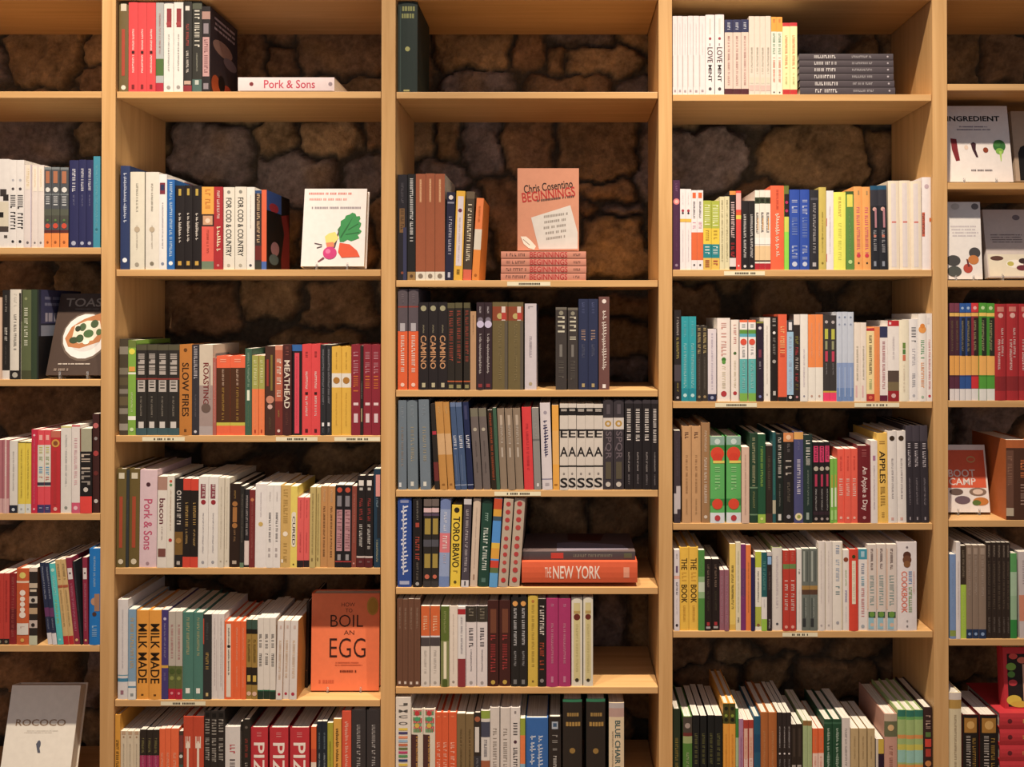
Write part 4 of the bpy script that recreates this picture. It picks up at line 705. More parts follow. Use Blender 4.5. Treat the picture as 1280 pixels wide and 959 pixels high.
1105.9-1121.8 893 ce9c8a | b 0 .08 c8b098; b .08 .25 6c7050; o .15 e0b880 .5; t .35 .6 a86c5c .3; o .7 a84848 .2 | salmon book with food photo top
1122.5-1132.6,1133-1143.4,1143.8-1154.2 888 a4c078 | b 0 .07 2c7a68; b .07 .1 6cac5c; b .26 .3 e09850; b .36 .42 d0c850; b .42 .55 98ccc0; b .57 .65 e8a04c; b .65 .8 b0ccb0; b .8 .95 b0d070 | striped teal, lime and orange book
1155-1166 885 3a2422 | t .08 .22 c0a090 .6; p .25 .3 .2 .8 5c7c3c; p .32 .4 .15 .85 d84434; p .42 .5 .2 .8 b83c30; o .57 d08848 .7; b .62 .7 241818; p .72 .8 .2 .8 8c8c4c | dark brown book with red lettering

#F2 309.6 far left bay, second shelf
-14-11.2 199 dedad8 d=.2 | p .34 .42 .55 .85 3a3230; p .4 .47 .7 .95 2e2826; p .48 .76 .5 .95 d4ccb8; p .6 .66 .5 .72 201c1a; p .76 .82 .5 .95 4a403c; p .86 .89 .75 .9 504844 | wide white book with dark-ringed bowl
11.7-20.2,20.4-29.6 200 e4e0de P | o .23 b0b0b8 .35; o .33 50484c .4; t .4 .8 2c282a .85; o .93 2c2c30 .4 | white book with bold black lettering
29.9-39 206 e0d6d4 P | p 0 .3 .2 .8 e8dccc; t .05 .28 d0b888 .4; o .94 70686c .35; p 0 1 .9 1 b8b0c8 | pinkish book with gold title
39.8-46.8,47-54.6 206 e2d8d4 P | p .02 .32 .1 .9 ece2d4; t .05 .28 d8bc8c .3; o .94 807878 .35 | pale book with cream top
55-63.9,64.3-74.2,75-85.2 209 4e5258 P | b 0 .03 7c8488; p .05 .2 .2 .75 b07050; o .28 dcdcd8 .65; b .33 .345 7c8488; t .36 .5 c8ccd0 .6; b .52 .6 585c50; b .6 .7 4c4c44; o .73 d04c34 .65; o .66 5c8048 .3; b .78 .82 5c2c2c; b .82 1 f08e40; o .93 a85824 .3 | slate book with tomato and orange foot
86.2-97.6,98.1-107,107.4-116 200 2c2e5c | t .1 .38 dcdce8 .4; t .4 .53 7c7ca0 .2; o .95 b0b4cc .5 | navy book with white title
116.4-124.8 195.6 3a90aa P | t .1 .85 6cb0c0 .3; o .8 286c80 .4 | teal book against the upright

#F3 474.6 far left bay, third shelf
-8-1.8 372 d8b8a0 P | t .1 .8 b89880 .3 | buff book cut by the frame
2.2-11.6 362.7 26221f | t .06 .25 8c8880 .3; t .42 .58 d8d4cc .4; b .9 1 e4dcd4; t .62 .85 585450 .25 | black book with white foot
11.8-25.4 362 e0dace | t .28 .7 5c5850 .28; t .05 .2 c8c4b8 .3; p .04 .9 .85 1 2a2826; b .9 1 26221f; o .95 b8b4a8 .5 | white book with black foot
25.8-38.2 362 5c6642 | t .2 .63 dce0c8 .4; o .1 8c9468 .3; b .9 1 484c30; p 0 .35 0 .12 2a2c22 | olive book with white title
38.4-47.6 362 34442e c=34384c d=.21 | p 0 1 .8 1 242c24; Rp 0 .38 .05 .95 484a70; Rt .06 .2 .1 .7 8c90b0 2; Rt .26 .36 .1 .8 b8b4c8 1; Rp .4 .52 .05 .8 9098ac; Rp .52 1 0 .98 161418 | dark green book with violet cover
@F 56.5-128.8 367-469 .02 17 4a3a32 c=4a3a32 | RT .06 .165 .12 .92 9c9084 TOAST; Rt .19 .2 .3 .8 84786c 1; Re .535 .57 .415 .3 6c5c50; Re .53 .57 .39 .275 e2dedc; Re .52 .57 .3 .2 d0ccca; Rg b87848 .42 .3 .32 .5 .24 .8 .36 .93 .6 .84 .68 .5 .66 .3 .56 .22; Rg e8dcc8 .4 .36 .34 .56 .34 .78 .46 .84 .58 .72 .62 .48 .58 .34; Re .42 .5 .06 .05 48603c; Re .5 .62 .09 .05 48683c; Re .56 .48 .07 .05 3c5434; Re .38 .7 .07 .05 485c3c; Re .58 .38 .08 .04 3c4c30; Re .48 .8 .05 .04 50683c; Re .44 .42 .05 .035 34402c; Re .6 .6 .06 .03 f0e8dc; Rt .86 .875 .15 .8 d0c4b8 1; Rt .92 .95 .1 .45 8c7c70 1 | brown TOAST cookbook facing out

#F4 642 far left bay, fourth shelf
-6-2.6,3-10.8 550 b46c76 P | p 0 1 .35 .65 dcb8b4; t .1 .5 ecdcd8 .3; b .8 1 d4a8a8 | dusty pink book
11.6-21.6 551 e0dcd5 P | t .15 .7 b8b4ac .2; b .89 1 242838; o .95 c8d0d8 .4 | white book with navy foot
22.4-30.8,31-38.4 552.5 e6ce3c P | t .1 .8 b8a030 .25; b .87 1 d8dcd8; o .94 a8acb0 .3; b 0 .02 6c642c | lemon yellow book with grey foot
39-46 536.7 ce2648 P | t .1 .9 e07088 .3; o .07 f0c0c8 .4; o .95 f4a8b8 .4 | crimson book
46.5-54.8,55-63 537.5 e64c58 P | p .06 .12 .25 .75 f4b0a8; b .18 .68 dcdcd0; t .2 .3 d0c868 .6; t .32 .42 a8b888 .6; t .44 .55 68a8d0 .6; t .56 .62 d87868 .6; b .63 .67 3c3c4c; b .9 1 403c70; t .93 .97 b0b0d0 .5 | coral book with white panel
63.3-75 539 c42c34 P | b 0 .08 c86c58; o .15 d8a040 .85; o .15 8c4c28 .5; p .24 .9 .3 .6 b83034; o .95 e8b0a8 .4 | red book with gold medallion
75.8-89 532.5 e2ded8 P | t .1 .7 b8bcb8 .2; o .94 8c9088 .3; b 0 .02 d8d080 | wide white book with faint title
89.3-99.6 531 e4dcd8 P | b 0 .02 d05060; t .15 .7 dca8b0 .4; b .88 1 d85878; o .94 f0c0cc .5 | white book with pink foot
100-114.6 536 201c1c P l=-.6 | b 0 .27 a8a68e; p 0 .27 0 .1 7c4030; t .3 .5 c8b8a8 .85; t .5 .68 989088 .85; o .72 d0c8c0 .4; b .8 1 ea443e | black book with red foot
115.6-124.2 517 42221f P l=-.8 | o .12 c86868 .8; o .25 989090 .5; o .4 b04040 .8; o .6 6c2c28 .7; o .88 c8c0bc .6 | dark red-brown book with red dots

#F5 806.5 far left bay, fifth shelf
-6-3.8,4-11.4 716.7 c63c32 P | t .1 .7 a82c28 .3; b .92 1 28221e; o .96 88806c .5 | red book with black foot
11.7-19.8 717 8e2024 | t .05 .9 b85850 .4; b .5 .8 6c1c20 | dark red book
20-35.8 711 d05e2c | o .09 e0d068 .5; b .165 .19 e8d0b8; o .32 f0e4d8 .45; o .4 f0e4d8 .4; o .47 f0e4d8 .4; o .54 f0e4d8 .4; o .61 f0e4d8 .5; p .72 .87 .05 .95 e0dad2; t .76 .82 c8b0a8 .4; o .94 e0b050 .3 | orange book with white dots
36.1-46.3 710 2e2824 P c=4a3020 | b 0 .05 dcc8b8; b .2 .26 c8b8a0; p .28 .31 .1 .9 d8c8b0; b .37 .46 ccc4b8; o .42 2e2824 .5; b .52 .6 c0a480; b .68 .78 c8b8b0; o .74 2e2824 .45; b .88 1 c8ccb0 | black and cream patchwork book
60-65.6,65.9-71.4 704 2a3250 P l=-6.2 | t .05 .45 a0a8bc .35; b .55 .66 6c3868; b .86 1 e0dce0; t .68 .82 8c94a8 .3 | leaning navy book with white foot
72-79.2 705 4cc8c8 P l=-6.2 | o .08 b8e8d8 .6; t .15 .4 a8e4dc .4; t .45 .75 a0d870 .4; o .94 90dce0 .4 | leaning turquoise book
79.8-86,86.3-92.6 700 d2b074 P l=-6.2 | t .05 .25 8c7444 .5; p .3 .33 0 1 b05838; t .36 .8 a88c58 .35; b .9 1 c0282c | leaning tan book with red foot
93-100 697.5 902844 P l=-6 | p .12 .25 .1 .9 e0d8d8; o .18 5c4c50 .4; t .3 .85 c87890 .4; o .95 e0b878 .5 | leaning maroon book with white label
100.5-103 702 24282e P l=-5.6 | t .2 .6 505860 .4 | sliver of leaning black book
104.4-110.2 697 902844 P l=-1 | p .12 .25 .1 .9 e0d8d8; o .18 5c4c50 .4; t .3 .85 c87890 .4; o .95 e0b878 .5 | upright maroon book with white label
111-124.6 686 0a78ca | t .08 .4 a0c8e8 .2; o .55 c09070 .7; p .47 .65 .5 .95 a87c60; o .68 50342c .4; t .8 .95 90c0e8 .5 | bright blue book against the upright

#F6 999 far left bay, lowest visible shelf
@F -4-85 862.5-992 .04 13 f0ebe0 c=f0ebe0 y=.035 | RT .335 .4 .13 .85 a08468 ROCOCO; Rt .44 .475 .25 .75 c8c0b4 2; Re .58 .5 .03 .04 5c6070; Rg 5c6070 .57 .46 .66 .5 .66 .54 .57 .5 | white cookbook facing out with small grey emblem

#G2 228.5 far right bay, second shelf
@F 1183-1267 132.5-227.4 .03 9 e6e0de c=e6e0de y=.06 | RT .135 .205 .07 .87 141214 INGREDIENT bold; Rt .26 .335 .2 .75 80788c 2; Rg 7c2028 .43 .1 .44 .19 .58 .2 .72 .22 .73 .16 .58 .11; Re .55 .33 .03 .03 e0c8b8; Rg 3c1c28 .5 .4 .48 .44 .5 .48 .58 .47 .68 .5 .68 .47 .58 .42; Re .585 .62 .04 .035 8c3c20; Re .53 .83 .095 .08 2c6c2c; Re .5 .8 .05 .045 3c7c34; Re .6 .83 .06 .04 7cb040; Rg a8d05c .6 .82 .73 .835 .73 .845 .6 .86; Rt .84 .86 .35 .72 58505a 1 | white cookbook with vegetables facing out
@F 1269.5-1322 139-226.5 .03 8 b09a84 c=b09a84 y=.09 | Rg 141010 .99 .1 .6 .1 .52 .16 .49 .26 .52 .4 .6 .45 .99 .45 | taupe book facing out with black arch

#G3 350.6 far right bay, third shelf
@F 1182.5-1228.5 253-349.6 .03 4 e8e4e2 c=e8e4e2 y=.028 | Rt .3 .46 .15 .9 c0b8c0 4; Re .66 .8 .13 .05 3c3a3c; Re .66 .8 .16 .07 484648; Re .75 .76 .15 .06 c87c3c; Re .86 .6 .13 .06 b84838; Rg 6c3030 .74 .56 .74 .6 .84 .66 .84 .6; Re .76 .2 .2 .07 484848; Re .9 .22 .2 .07 505450; Re .06 .85 .1 .04 706c70; Re .06 .3 .12 .04 c8c4c0 | white spice-spoon cookbook facing out
@F 1235-1305 262-347 .025 10 cdc2be c=cdc2be y=.068 | Rt .36 .5 .08 .72 7c6c70 4; Re .12 .6 .07 .04 7c747c; Rg dcd4c0 .66 .02 .66 .99 .98 .99 .98 .02; Re .72 .18 .12 .035 5c3c34; Re .8 .5 .16 .06 ece8e0; Re .8 .42 .06 .035 b8b050; Re .76 .65 .08 .04 3c2828; Re .82 .75 .1 .05 843040; Re .86 .62 .1 .04 6c2c38 | grey cookbook with spice photo facing out

#G4 501 far right bay, fourth shelf
1187.3-1193.4,1193.7-1199.6 379 4a2634 P | b 0 .09 7c3c50; b .1 .135 e8b858; t .18 .5 80684c .4; b .54 .74 eca84c; b .755 .875 5c2c40; b .88 1 e8e0e0 | maroon reference book with yellow bands
1200-1206.7,1207-1214.2 379 28427c P | b 0 .09 2c5ca8; o .05 a8c0e0 .5; b .1 .135 e8b858; p .15 .54 .35 1 242838; t .18 .5 a09468 .35; b .54 .74 f0b054; b .755 .875 2c5498; b .88 1 e8e4e4 | blue reference book with yellow bands
1214.5-1223.4 379 8c2838 P | b 0 .09 dc343c; o .05 f0b0b0 .5; b .1 .135 f0b858; p .15 .54 .35 1 342420; t .18 .5 a09468 .35; b .54 .74 f0b054; b .755 .875 d42c34; b .88 1 e8e4e4 | red-topped reference book with yellow bands
1224.3-1233.4,1233.8-1243.6 379 3c8c24 P | b 0 .09 4c9c2c; o .05 c0e0a0 .5; b .1 .135 f0c858; p .15 .54 .35 1 282c20; t .18 .5 a0a070 .35; b .54 .74 f4b458; b .755 .875 50a030; b .88 1 e8e8e4 | green reference book with yellow bands
1244-1258,1258.8-1273.3,1274.2-1290 380 b0282e | p .03 .08 .2 .8 d07c70; o .12 e0b0a8 .45; t .25 .56 f0d0cc .22 .65; t .37 .7 f0d0cc .22 .35; t .92 .94 d89090 .6; b .75 .9 8c2428 | thick red book with white two-line title

#G5 650.5 far right bay, fifth shelf
@F 1183-1238 556-640.5 .03 10 d05c40 c=ece6e4 y=.066 | Rp .08 .64 0 .96 e0603c; Re .22 .65 .1 .05 c8a468; Re .22 .65 .08 .03 e0603c; RT .37 .48 .1 .72 ecdcd8 BOOT; RT .495 .6 .1 .72 f0e4e0 CAMP; Re .7 .25 .16 .05 6c5850; Re .7 .75 .2 .06 8c7464; Re .7 .75 .12 .04 e0c8b8; Re .82 .38 .18 .06 705c68; Re .84 .8 .18 .06 c87c34; Re .86 .7 .1 .04 5c7434 | red-brown cookbook with dish photos facing out
1258.3-1288 550 4e2e1e d=.2 c=b8642c | b 0 .1 b8622c; p .13 .95 0 .3 6c4838; t .2 .6 8c6450 .2 .15; t .25 .5 d8783c .25 .7; t .55 .85 a88878 .25 .7; p .85 .95 0 .3 c0b098 | thick brown book with orange top

#G6 799 far right bay, sixth shelf
1187.6-1195 693 7c9aca P | t .1 .8 98b0d8 .3; b .9 .97 8ca048 | blue book against the upright
1195.4-1200.8 678 e6dedc P | t .2 .8 d0c4c4 .3 | thin white book
1201-1207.9 682.5 3c3024 P | b .42 1 acd038; t .05 .35 8c7c68 .4; t .5 .9 c8e070 .3 | lime and brown book
1208.3-1215.5,1216-1223.6,1224-1232.8 681.7 8e7a6a P | p .03 .1 .2 .8 a89484; t .12 .55 b8a494 .35; b .9 1 24385c; o .95 8ca8d0 .5 | taupe book with navy foot
1233.4-1239.7,1240-1246,1246.3-1252.1,1252.4-1257.8,1258-1263 678 32261f P | t .03 .16 988878 .4; t .2 .7 6c5c4c .45; t .78 .95 786c64 .4 | thin dark brown book
1263.4-1271.2 692 5aa45c P | b .22 .5 a8c8a8; b .5 .78 98bc98; b .78 1 2c8c3c | green book with pale middle
1275-1290 690 ccc2c2 P l=-1 | t .1 .4 a89ca0 .4; b .5 .8 d88c70 | pale pinkish book

#G7 992 far right bay, lowest visible shelf
1186.6-1202.2 866 e0d3ae | b 0 .1 e0d4cc; b .07 .16 c09848; t .22 .85 a89470 .2 | cream book with golden picture top
1204-1223.3,1225.6-1247.6 894 1d1714 c=6c2420 | p .04 .23 .1 .9 b07c2c; o .13 e0b060 .5; t .27 .9 b8b0a8 .3 .35; t .3 .9 a88434 .25 .72 | black book with bread picture
@H 1250-1345 892-911.4 cc323c d=.2 | o .13 6c2028 .3; t .3 .6 e0a050 .3 | topmost red book of lying pile
@H 1250.3-1345 911.9-931.4 cc323c d=.2 | o .13 6c2028 .3; t .3 .6 e0a050 .3 | second red book down lying pile
@H 1250-1345 931.9-951.4 cc323c d=.2 | o .13 6c2028 .3; t .3 .6 e0a050 .3 | third red book down lying pile
@H 1250.2-1345 951.9-971.4 cc323c d=.2 | o .13 6c2028 .3; t .3 .6 e0a050 .3 | fourth red book down lying pile
@H 1250-1345 971.9-991.6 cc323c d=.2 | o .13 6c2028 .3; t .3 .6 e0a050 .3 | lowest red book of lying pile
@F 1255.5-1335 809.4-890 .035 4 d0303c c=d0303c y=.035 noeasel | Rp .1 .92 .06 .95 241c1c; Re .14 .16 .07 .045 e05048; Re .2 .3 .08 .05 e07860; Re .16 .5 .08 .05 d84048; Re .3 .12 .08 .06 7cb040; Re .42 .12 .06 .05 58903c; Re .82 .15 .12 .08 e8cc3c; Re .88 .25 .16 .05 e0c038; Re .55 .14 .07 .05 c83c44; Rp .26 .82 .3 .9 dcb094; Rt .34 .75 .38 .8 6c3c30 3 | red floral cookbook facing out on red pile
"""
# ------------------------------------------------------------------ lettering
FONT_CACHE = {}


def glyphs(s, bold=0.012):
    """2-D triangles of a string in the built-in typeface: (points, faces) normalised to a unit box."""
    key = (s, bold)
    if key in FONT_CACHE:
        return FONT_CACHE[key]
    cu = bpy.data.curves.new('lettering', 'FONT')
    cu.body = s.replace('~', ' ')
    cu.resolution_u = 3
    cu.offset = bold
    ob = bpy.data.objects.new('lettering', cu)
    COL.objects.link(ob)
    dg = bpy.context.evaluated_depsgraph_get()
    ev = ob.evaluated_get(dg)
    me = ev.to_mesh()
    v = np.array([p.co[:2] for p in me.vertices])
    f = [tuple(p.vertices) for p in me.polygons]
    ev.to_mesh_clear()
    bpy.data.objects.remove(ob, do_unlink=True)
    bpy.data.curves.remove(cu)
    lo, hi = v.min(0), v.max(0)
    v = (v - lo) / (hi - lo)
    FONT_CACHE[key] = (v, f)
    return FONT_CACHE[key]


def clip_u(pts, u, sign):
    out = []
    for i in range(len(pts)):
        p, q = pts[i - 1], pts[i]
        a, c = (p[0] - u) * sign, (q[0] - u) * sign
        if (a < -1e-9) != (c < -1e-9):
            t = a / (a - c)
            out.append((u, p[1] + (q[1] - p[1]) * t))
        if c >= -1e-9:
            out.append(q)
    return out


class Print:
    """Ink lying on a face. to3d maps (u, v, lift) on that face (u across, v down, both in metres) to a point."""

    def __init__(self, to3d, W, H, folds=None):
        self.folds = folds
        self.to3d, self.W, self.H = to3d, W, H
        self.v, self.f, self.fm, self.mats = [], [], [], []
        self.lift = 0.00025

    def mi(self, h):
        if h not in self.mats:
            self.mats.append(h)
        return self.mats.index(h)

    def poly(self, pts, h, lift=None):
        if self.folds:                       # a curved spine: cut the shape where the spine bends
            for lo, hi in zip(self.folds[:-1], self.folds[1:]):
                q = clip_u(clip_u(pts, lo, 1), hi, -1)
                if len(q) > 2:
                    self.put(q, h, lift)
        else:
            self.put(pts, h, lift)

    def put(self, pts, h, lift=None):
        k = len(self.v)
        lift = self.lift if lift is None else lift
        self.v += [self.to3d(u, v, lift) for u, v in pts]
        self.f.append(tuple(range(k, k + len(pts))))
        self.fm.append(self.mi(h))

    def rect(self, u0, u1, v0, v1, h, nu=1, lift=None):
        for i in range(nu):
            a, b = u0 + (u1 - u0) * i / nu, u0 + (u1 - u0) * (i + 1) / nu
            self.poly([(a, v1), (b, v1), (b, v0), (a, v0)], h, lift)

    def ellipse(self, u, v, ru, rv, h, lift=None):
        n = 18
        self.poly([(u + ru * math.cos(2 * math.pi * i / n), v - rv * math.sin(2 * math.pi * i / n)) for i in range(n)], h, lift)

    def mesh2(self, pts, faces, h, lift=None):
        if self.folds:
            for f in faces:
                self.poly([pts[i] for i in f], h, lift)
            return
        k = len(self.v)
        lift = self.lift if lift is None else lift
        self.v += [self.to3d(u, v, lift) for u, v in pts]
        for f in faces:
            self.f.append(tuple(k + i for i in f))
            self.fm.append(self.mi(h))

    def build(self, name, parent):
        if not self.f:
            return None
        me = bpy.data.meshes.new(name)
        me.from_pydata([tuple(p) for p in self.v], [], self.f)
        for i, p in enumerate(me.polygons):
            p.material_index = self.fm[i]
        return link(name, me, parent, [ink(h) for h in self.mats])


def num(t):
    return float(t)


def spine_print(pr, ops, w, h, rnd):
    for n, op in enumerate(ops):
        a = op.split()
        k = a[0]
        pr.lift = 0.00025 + 0.00005 * n
        if k == 'p':
            v0, v1, u0, u1 = map(num, a[1:5])
            pr.rect(u0 * w, u1 * w, v0 * h, v1 * h, a[5])
        elif k == 'o':
            r = num(a[3]) * w / 2
            pr.ellipse(w / 2, num(a[1]) * h, r, r, a[2])
        elif k in 'ts':                                  # small lettering down the spine, too small to read
            v0, v1 = num(a[1]) * h, num(a[2]) * h
            uw = 0.88 * (num(a[4]) * w if len(a) > 4 else 0.4 * w)
            uc = num(a[5]) * w if len(a) > 5 else 0.5 * w
            v = v0
            gap = 0.0
            while v < v1:
                lh = uw * rnd.uniform(0.42, 0.62)
                if v + lh > v1:
                    break
                s0 = 0.5 if (k == 't' or rnd.random() < 0.3) else rnd.uniform(0.22, 0.36)
                s1 = 0.5 if k == 't' else rnd.uniform(0.2, 0.5)
                if k == 's':
                    pr.poly([(uc - uw * s1, v + lh * 0.3), (uc + uw * s0, v), (uc + uw * s0, v + lh * 0.4), (uc - uw * s1, v + lh * 0.75)], a[3])
                    pr.rect(uc - uw * 0.22, uc - uw * 0.06, v, v + lh * 1.25, a[3])
                else:
                    q = rnd.random()
                    if q < 0.4:
                        pr.rect(uc - uw * 0.5, uc + uw * 0.5, v, v + lh * 0.28, a[3])
                        pr.rect(uc + (uw * 0.2 if q < 0.2 else -uw * 0.5), uc + (uw * 0.5 if q < 0.2 else -uw * 0.2), v + lh * 0.28, v + lh * 0.8, a[3])
                    elif q < 0.7:
                        pr.rect(uc - uw * 0.5, uc + uw * 0.5, v, v + lh * 0.25, a[3])
                        pr.rect(uc - uw * 0.5, uc + uw * 0.5, v + lh * 0.58, v + lh * 0.82, a[3])
                    else:
                        pr.rect(uc - uw * 0.5, uc + uw * 0.5, v + lh * 0.12, v + lh * 0.58, a[3])
                v += lh * (1.22 if k == 't' else 1.05)
                if rnd.random() < 0.16:
                    v += lh * 0.9
        elif k == 'h':                                   # short lines of lettering across the spine
            v0, v1, n_ = num(a[1]) * h, num(a[2]) * h, int(a[4])
            for i in range(n_):
                a0 = v0 + (v1 - v0) * (i + 0.1) / n_
                a1 = v0 + (v1 - v0) * (i + 0.75) / n_
                u = w * rnd.uniform(0.14, 0.24)
                while u < w * 0.82:
                    d = w * rnd.uniform(0.08, 0.13)
                    pr.rect(u, u + d, a0, a1, a[3])
                    u += d * 1.3
        elif k in 'TH':
            v0, v1 = num(a[1]) * h, num(a[2]) * h
            p, f = glyphs(a[4])
            uw = (num(a[5]) if len(a) > 5 else 0.6) * w
            uc = (num(a[6]) if len(a) > 6 else 0.5) * w
            if k == 'T':
                pts = [(uc - uw / 2 + y * uw, v0 + x * (v1 - v0)) for x, y in p]
            else:
                pts = [(uc - uw / 2 + x * uw, v1 - y * (v1 - v0)) for x, y in p]
            pr.mesh2(pts, f, a[3])


def board_print(pr, ops, W, H, rnd):
    for n, op in enumerate(ops):
        a = op.split()
        k = a[0]
        pr.lift = 0.0003 + 0.00006 * n
        rot = 0.0
        if a[-1].startswith('r='):
            rot = math.radians(num(a.pop()[2:]))

        def R(pts):
            if not rot:
                return pts
            cu, cv = sum(p[0] for p in pts) / len(pts), sum(p[1] for p in pts) / len(pts)
            return [(cu + (u - cu) * math.cos(rot) + (v - cv) * math.sin(rot), cv - (u - cu) * math.sin(rot) + (v - cv) * math.cos(rot)) for u, v in pts]
        if k == 'Rp':
            v0, v1, u0, u1 = map(num, a[1:5])
            pr.rect(u0 * W, u1 * W, v0 * H, v1 * H, a[5])
        elif k == 'Re':
            v, u, ru, rv = map(num, a[1:5])
            pr.ellipse(u * W, v * H, ru * W, rv * H, a[5])
        elif k == 'Rg':
            q = list(map(num, a[2:]))
            pr.poly([(q[i + 1] * W, q[i] * H) for i in range(0, len(q) - 1, 2)][::-1], a[1])
        elif k == 'RT':
            v0, v1, u0, u1 = map(num, a[1:5])
            p, f = glyphs(a[6], {'thin': -0.008, 'bold': 0.03}.get(a[-1], 0.012))
            pr.mesh2(R([((u0 + x * (u1 - u0)) * W, (v1 - y * (v1 - v0)) * H) for x, y in p]), f, a[5])
        elif k == 'Rt':
            v0, v1, u0, u1 = map(num, a[1:5])
            n_ = int(a[6])
            for i in range(n_):
                a0 = (v0 + (v1 - v0) * (i + (0.0 if n_ == 1 else 0.25)) / n_) * H
                a1 = (v0 + (v1 - v0) * (i + (1.0 if n_ == 1 else 0.7)) / n_) * H
                u = (u0 + rnd.uniform(0, 0.06)) * W
                end = (u1 - rnd.uniform(0, 0.08)) * W
                lh = a1 - a0
                while u < end:
                    d = lh * rnd.uniform(0.4, 0.75)
                    c = R([(u, a1), (u + d, a1), (u + d, a0), (u, a0)]) if not rot else [
                        (x, y - (x - u0 * W) * math.tan(rot)) for x, y in ((u, a1), (u + d, a1), (u + d, a0), (u, a0))]
                    pr.poly(c, a[5])
                    u += d * 1.35 + (lh * 0.6 if rnd.random() < 0.16 else 0)


# ------------------------------------------------------------------ one book
def book(root, w, h, d, soft, colour, board, ops, rnd):
    """Cover (spine and two boards), page block and print, standing at the root: spine at local y = 0, x across, z up."""
    tb = min(0.0028 if not soft else 0.0007, w * 0.16)
    over = 0.0 if soft else 0.003
    bulge = 0.0006 if soft else min(0.0022, w * 0.07)
    nseg = 4
    hw = w / 2

    def sy(u):
        q = 2 * u / w - 1
        return -bulge * (1 - q * q)
    front = bulge
    outer = [(-hw, d)] + [(-hw + w * i / nseg, front + sy(w * i / nseg)) for i in range(nseg + 1)] + [(hw, d)]
    inner = [(-hw + tb, d)] + [(-hw + tb + (w - 2 * tb) * i / nseg, front + tb + 0.3 * sy(w * i / nseg)) for i in range(nseg + 1)] + [(hw - tb, d)]
    bands = sorted((num(a.split()[1]), num(a.split()[2]), a.split()[3]) for a in ops if a.startswith('b '))
    cuts = sorted({0.0, 1.0} | {b[0] for b in bands} | {b[1] for b in bands})
    cols = [colour]
    if board not in cols:
        cols.append(board)
    verts, faces, fm = [], [], []
    zs = [h * (1 - c) for c in cuts]
    no = len(outer)
    for z in zs:
        verts += [(x, y, z) for x, y in outer]
    for li in range(len(zs) - 1):
        mid = (cuts[li] + cuts[li + 1]) / 2
        c = colour
        for b in bands:
            if b[0] <= mid <= b[1]:
                c = b[2]
        if c not in cols:
            cols.append(c)
        for i in range(no - 1):
            faces.append((li * no + i, (li + 1) * no + i, (li + 1) * no + i + 1, li * no + i + 1))
            fm.append(cols.index(c) if 0 < i < no - 2 else cols.index(board))
    k = len(verts)
    verts += [(x, y, h) for x, y in inner] + [(x, y, 0) for x, y in inner]
    top0, bot0, it, ib = 0, (len(zs) - 1) * no, k, k + no
    bi = cols.index(board)
    for i in range(no - 1):
        faces.append((it + i, it + i + 1, ib + i + 1, ib + i)); fm.append(bi)
        faces.append((top0 + i, top0 + i + 1, it + i + 1, it + i)); fm.append(bi)
        faces.append((bot0 + i, ib + i, ib + i + 1, bot0 + i + 1)); fm.append(bi)
    for e in (0, no - 1):
        chain = [li * no + e for li in range(len(zs))]
        f = chain + [ib + e, it + e]
        faces.append(tuple(f if e else f[::-1])); fm.append(bi)
    me = bpy.data.meshes.new('cover')
    me.from_pydata(verts, [], faces)
    for i, p in enumerate(me.polygons):
        p.material_index = fm[i]
    link('cover', me, root, [ink(c) for c in cols])
    e = 0.0001
    zi = 0.0004 if soft else over
    pb = box_mesh('page_block', -hw + tb + e, hw - tb - e, front + tb + 0.0004, d - (0.0003 if soft else 0.004), zi, h - zi)
    link('page_block', pb, root, [PAGES])
    us = [w * i / nseg for i in range(nseg + 1)]
    sp = Print(lambda u, v, l: (u - hw, front + float(np.interp(u, us, [sy(q) for q in us])) - l, h - v), w, h, us)
    spine_print(sp, [o for o in ops if not o.startswith('R')], w, h, rnd)
    sp.build('spine_lettering', root)
    ro = [o for o in ops if o.startswith('R')]
    if ro:
        bp = Print(lambda u, v, l: (hw + l, front + u, h - v), d - front, h)
        board_print(bp, ro, d - front, h, rnd)
        bp.build('front_cover_lettering', root)


ORD = {2: ['first of a pair', 'second of a pair'], 3: ['leftmost of three', 'middle of three', 'rightmost of three'],
       4: ['leftmost of four', 'second from left of four', 'third from left of four', 'rightmost of four'],
       5: ['leftmost of five', 'second from left of five', 'middle of five', 'second from right of five', 'rightmost of five'],
       6: ['leftmost of six', 'second from left of six', 'third from left of six', 'third from right of six', 'second from right of six', 'rightmost of six']}
ORD[2] = ['left one of a pair', 'right one of a pair']

mEasel, _nt, _b = principled('clear_acrylic')
_b.inputs['Base Color'].default_value = (0.93, 0.94, 0.95, 1)
_b.inputs['Transmission Weight'].default_value = 0.85
_b.inputs['Roughness'].default_value = 0.12
_b.inputs['IOR'].default_value = 1.46


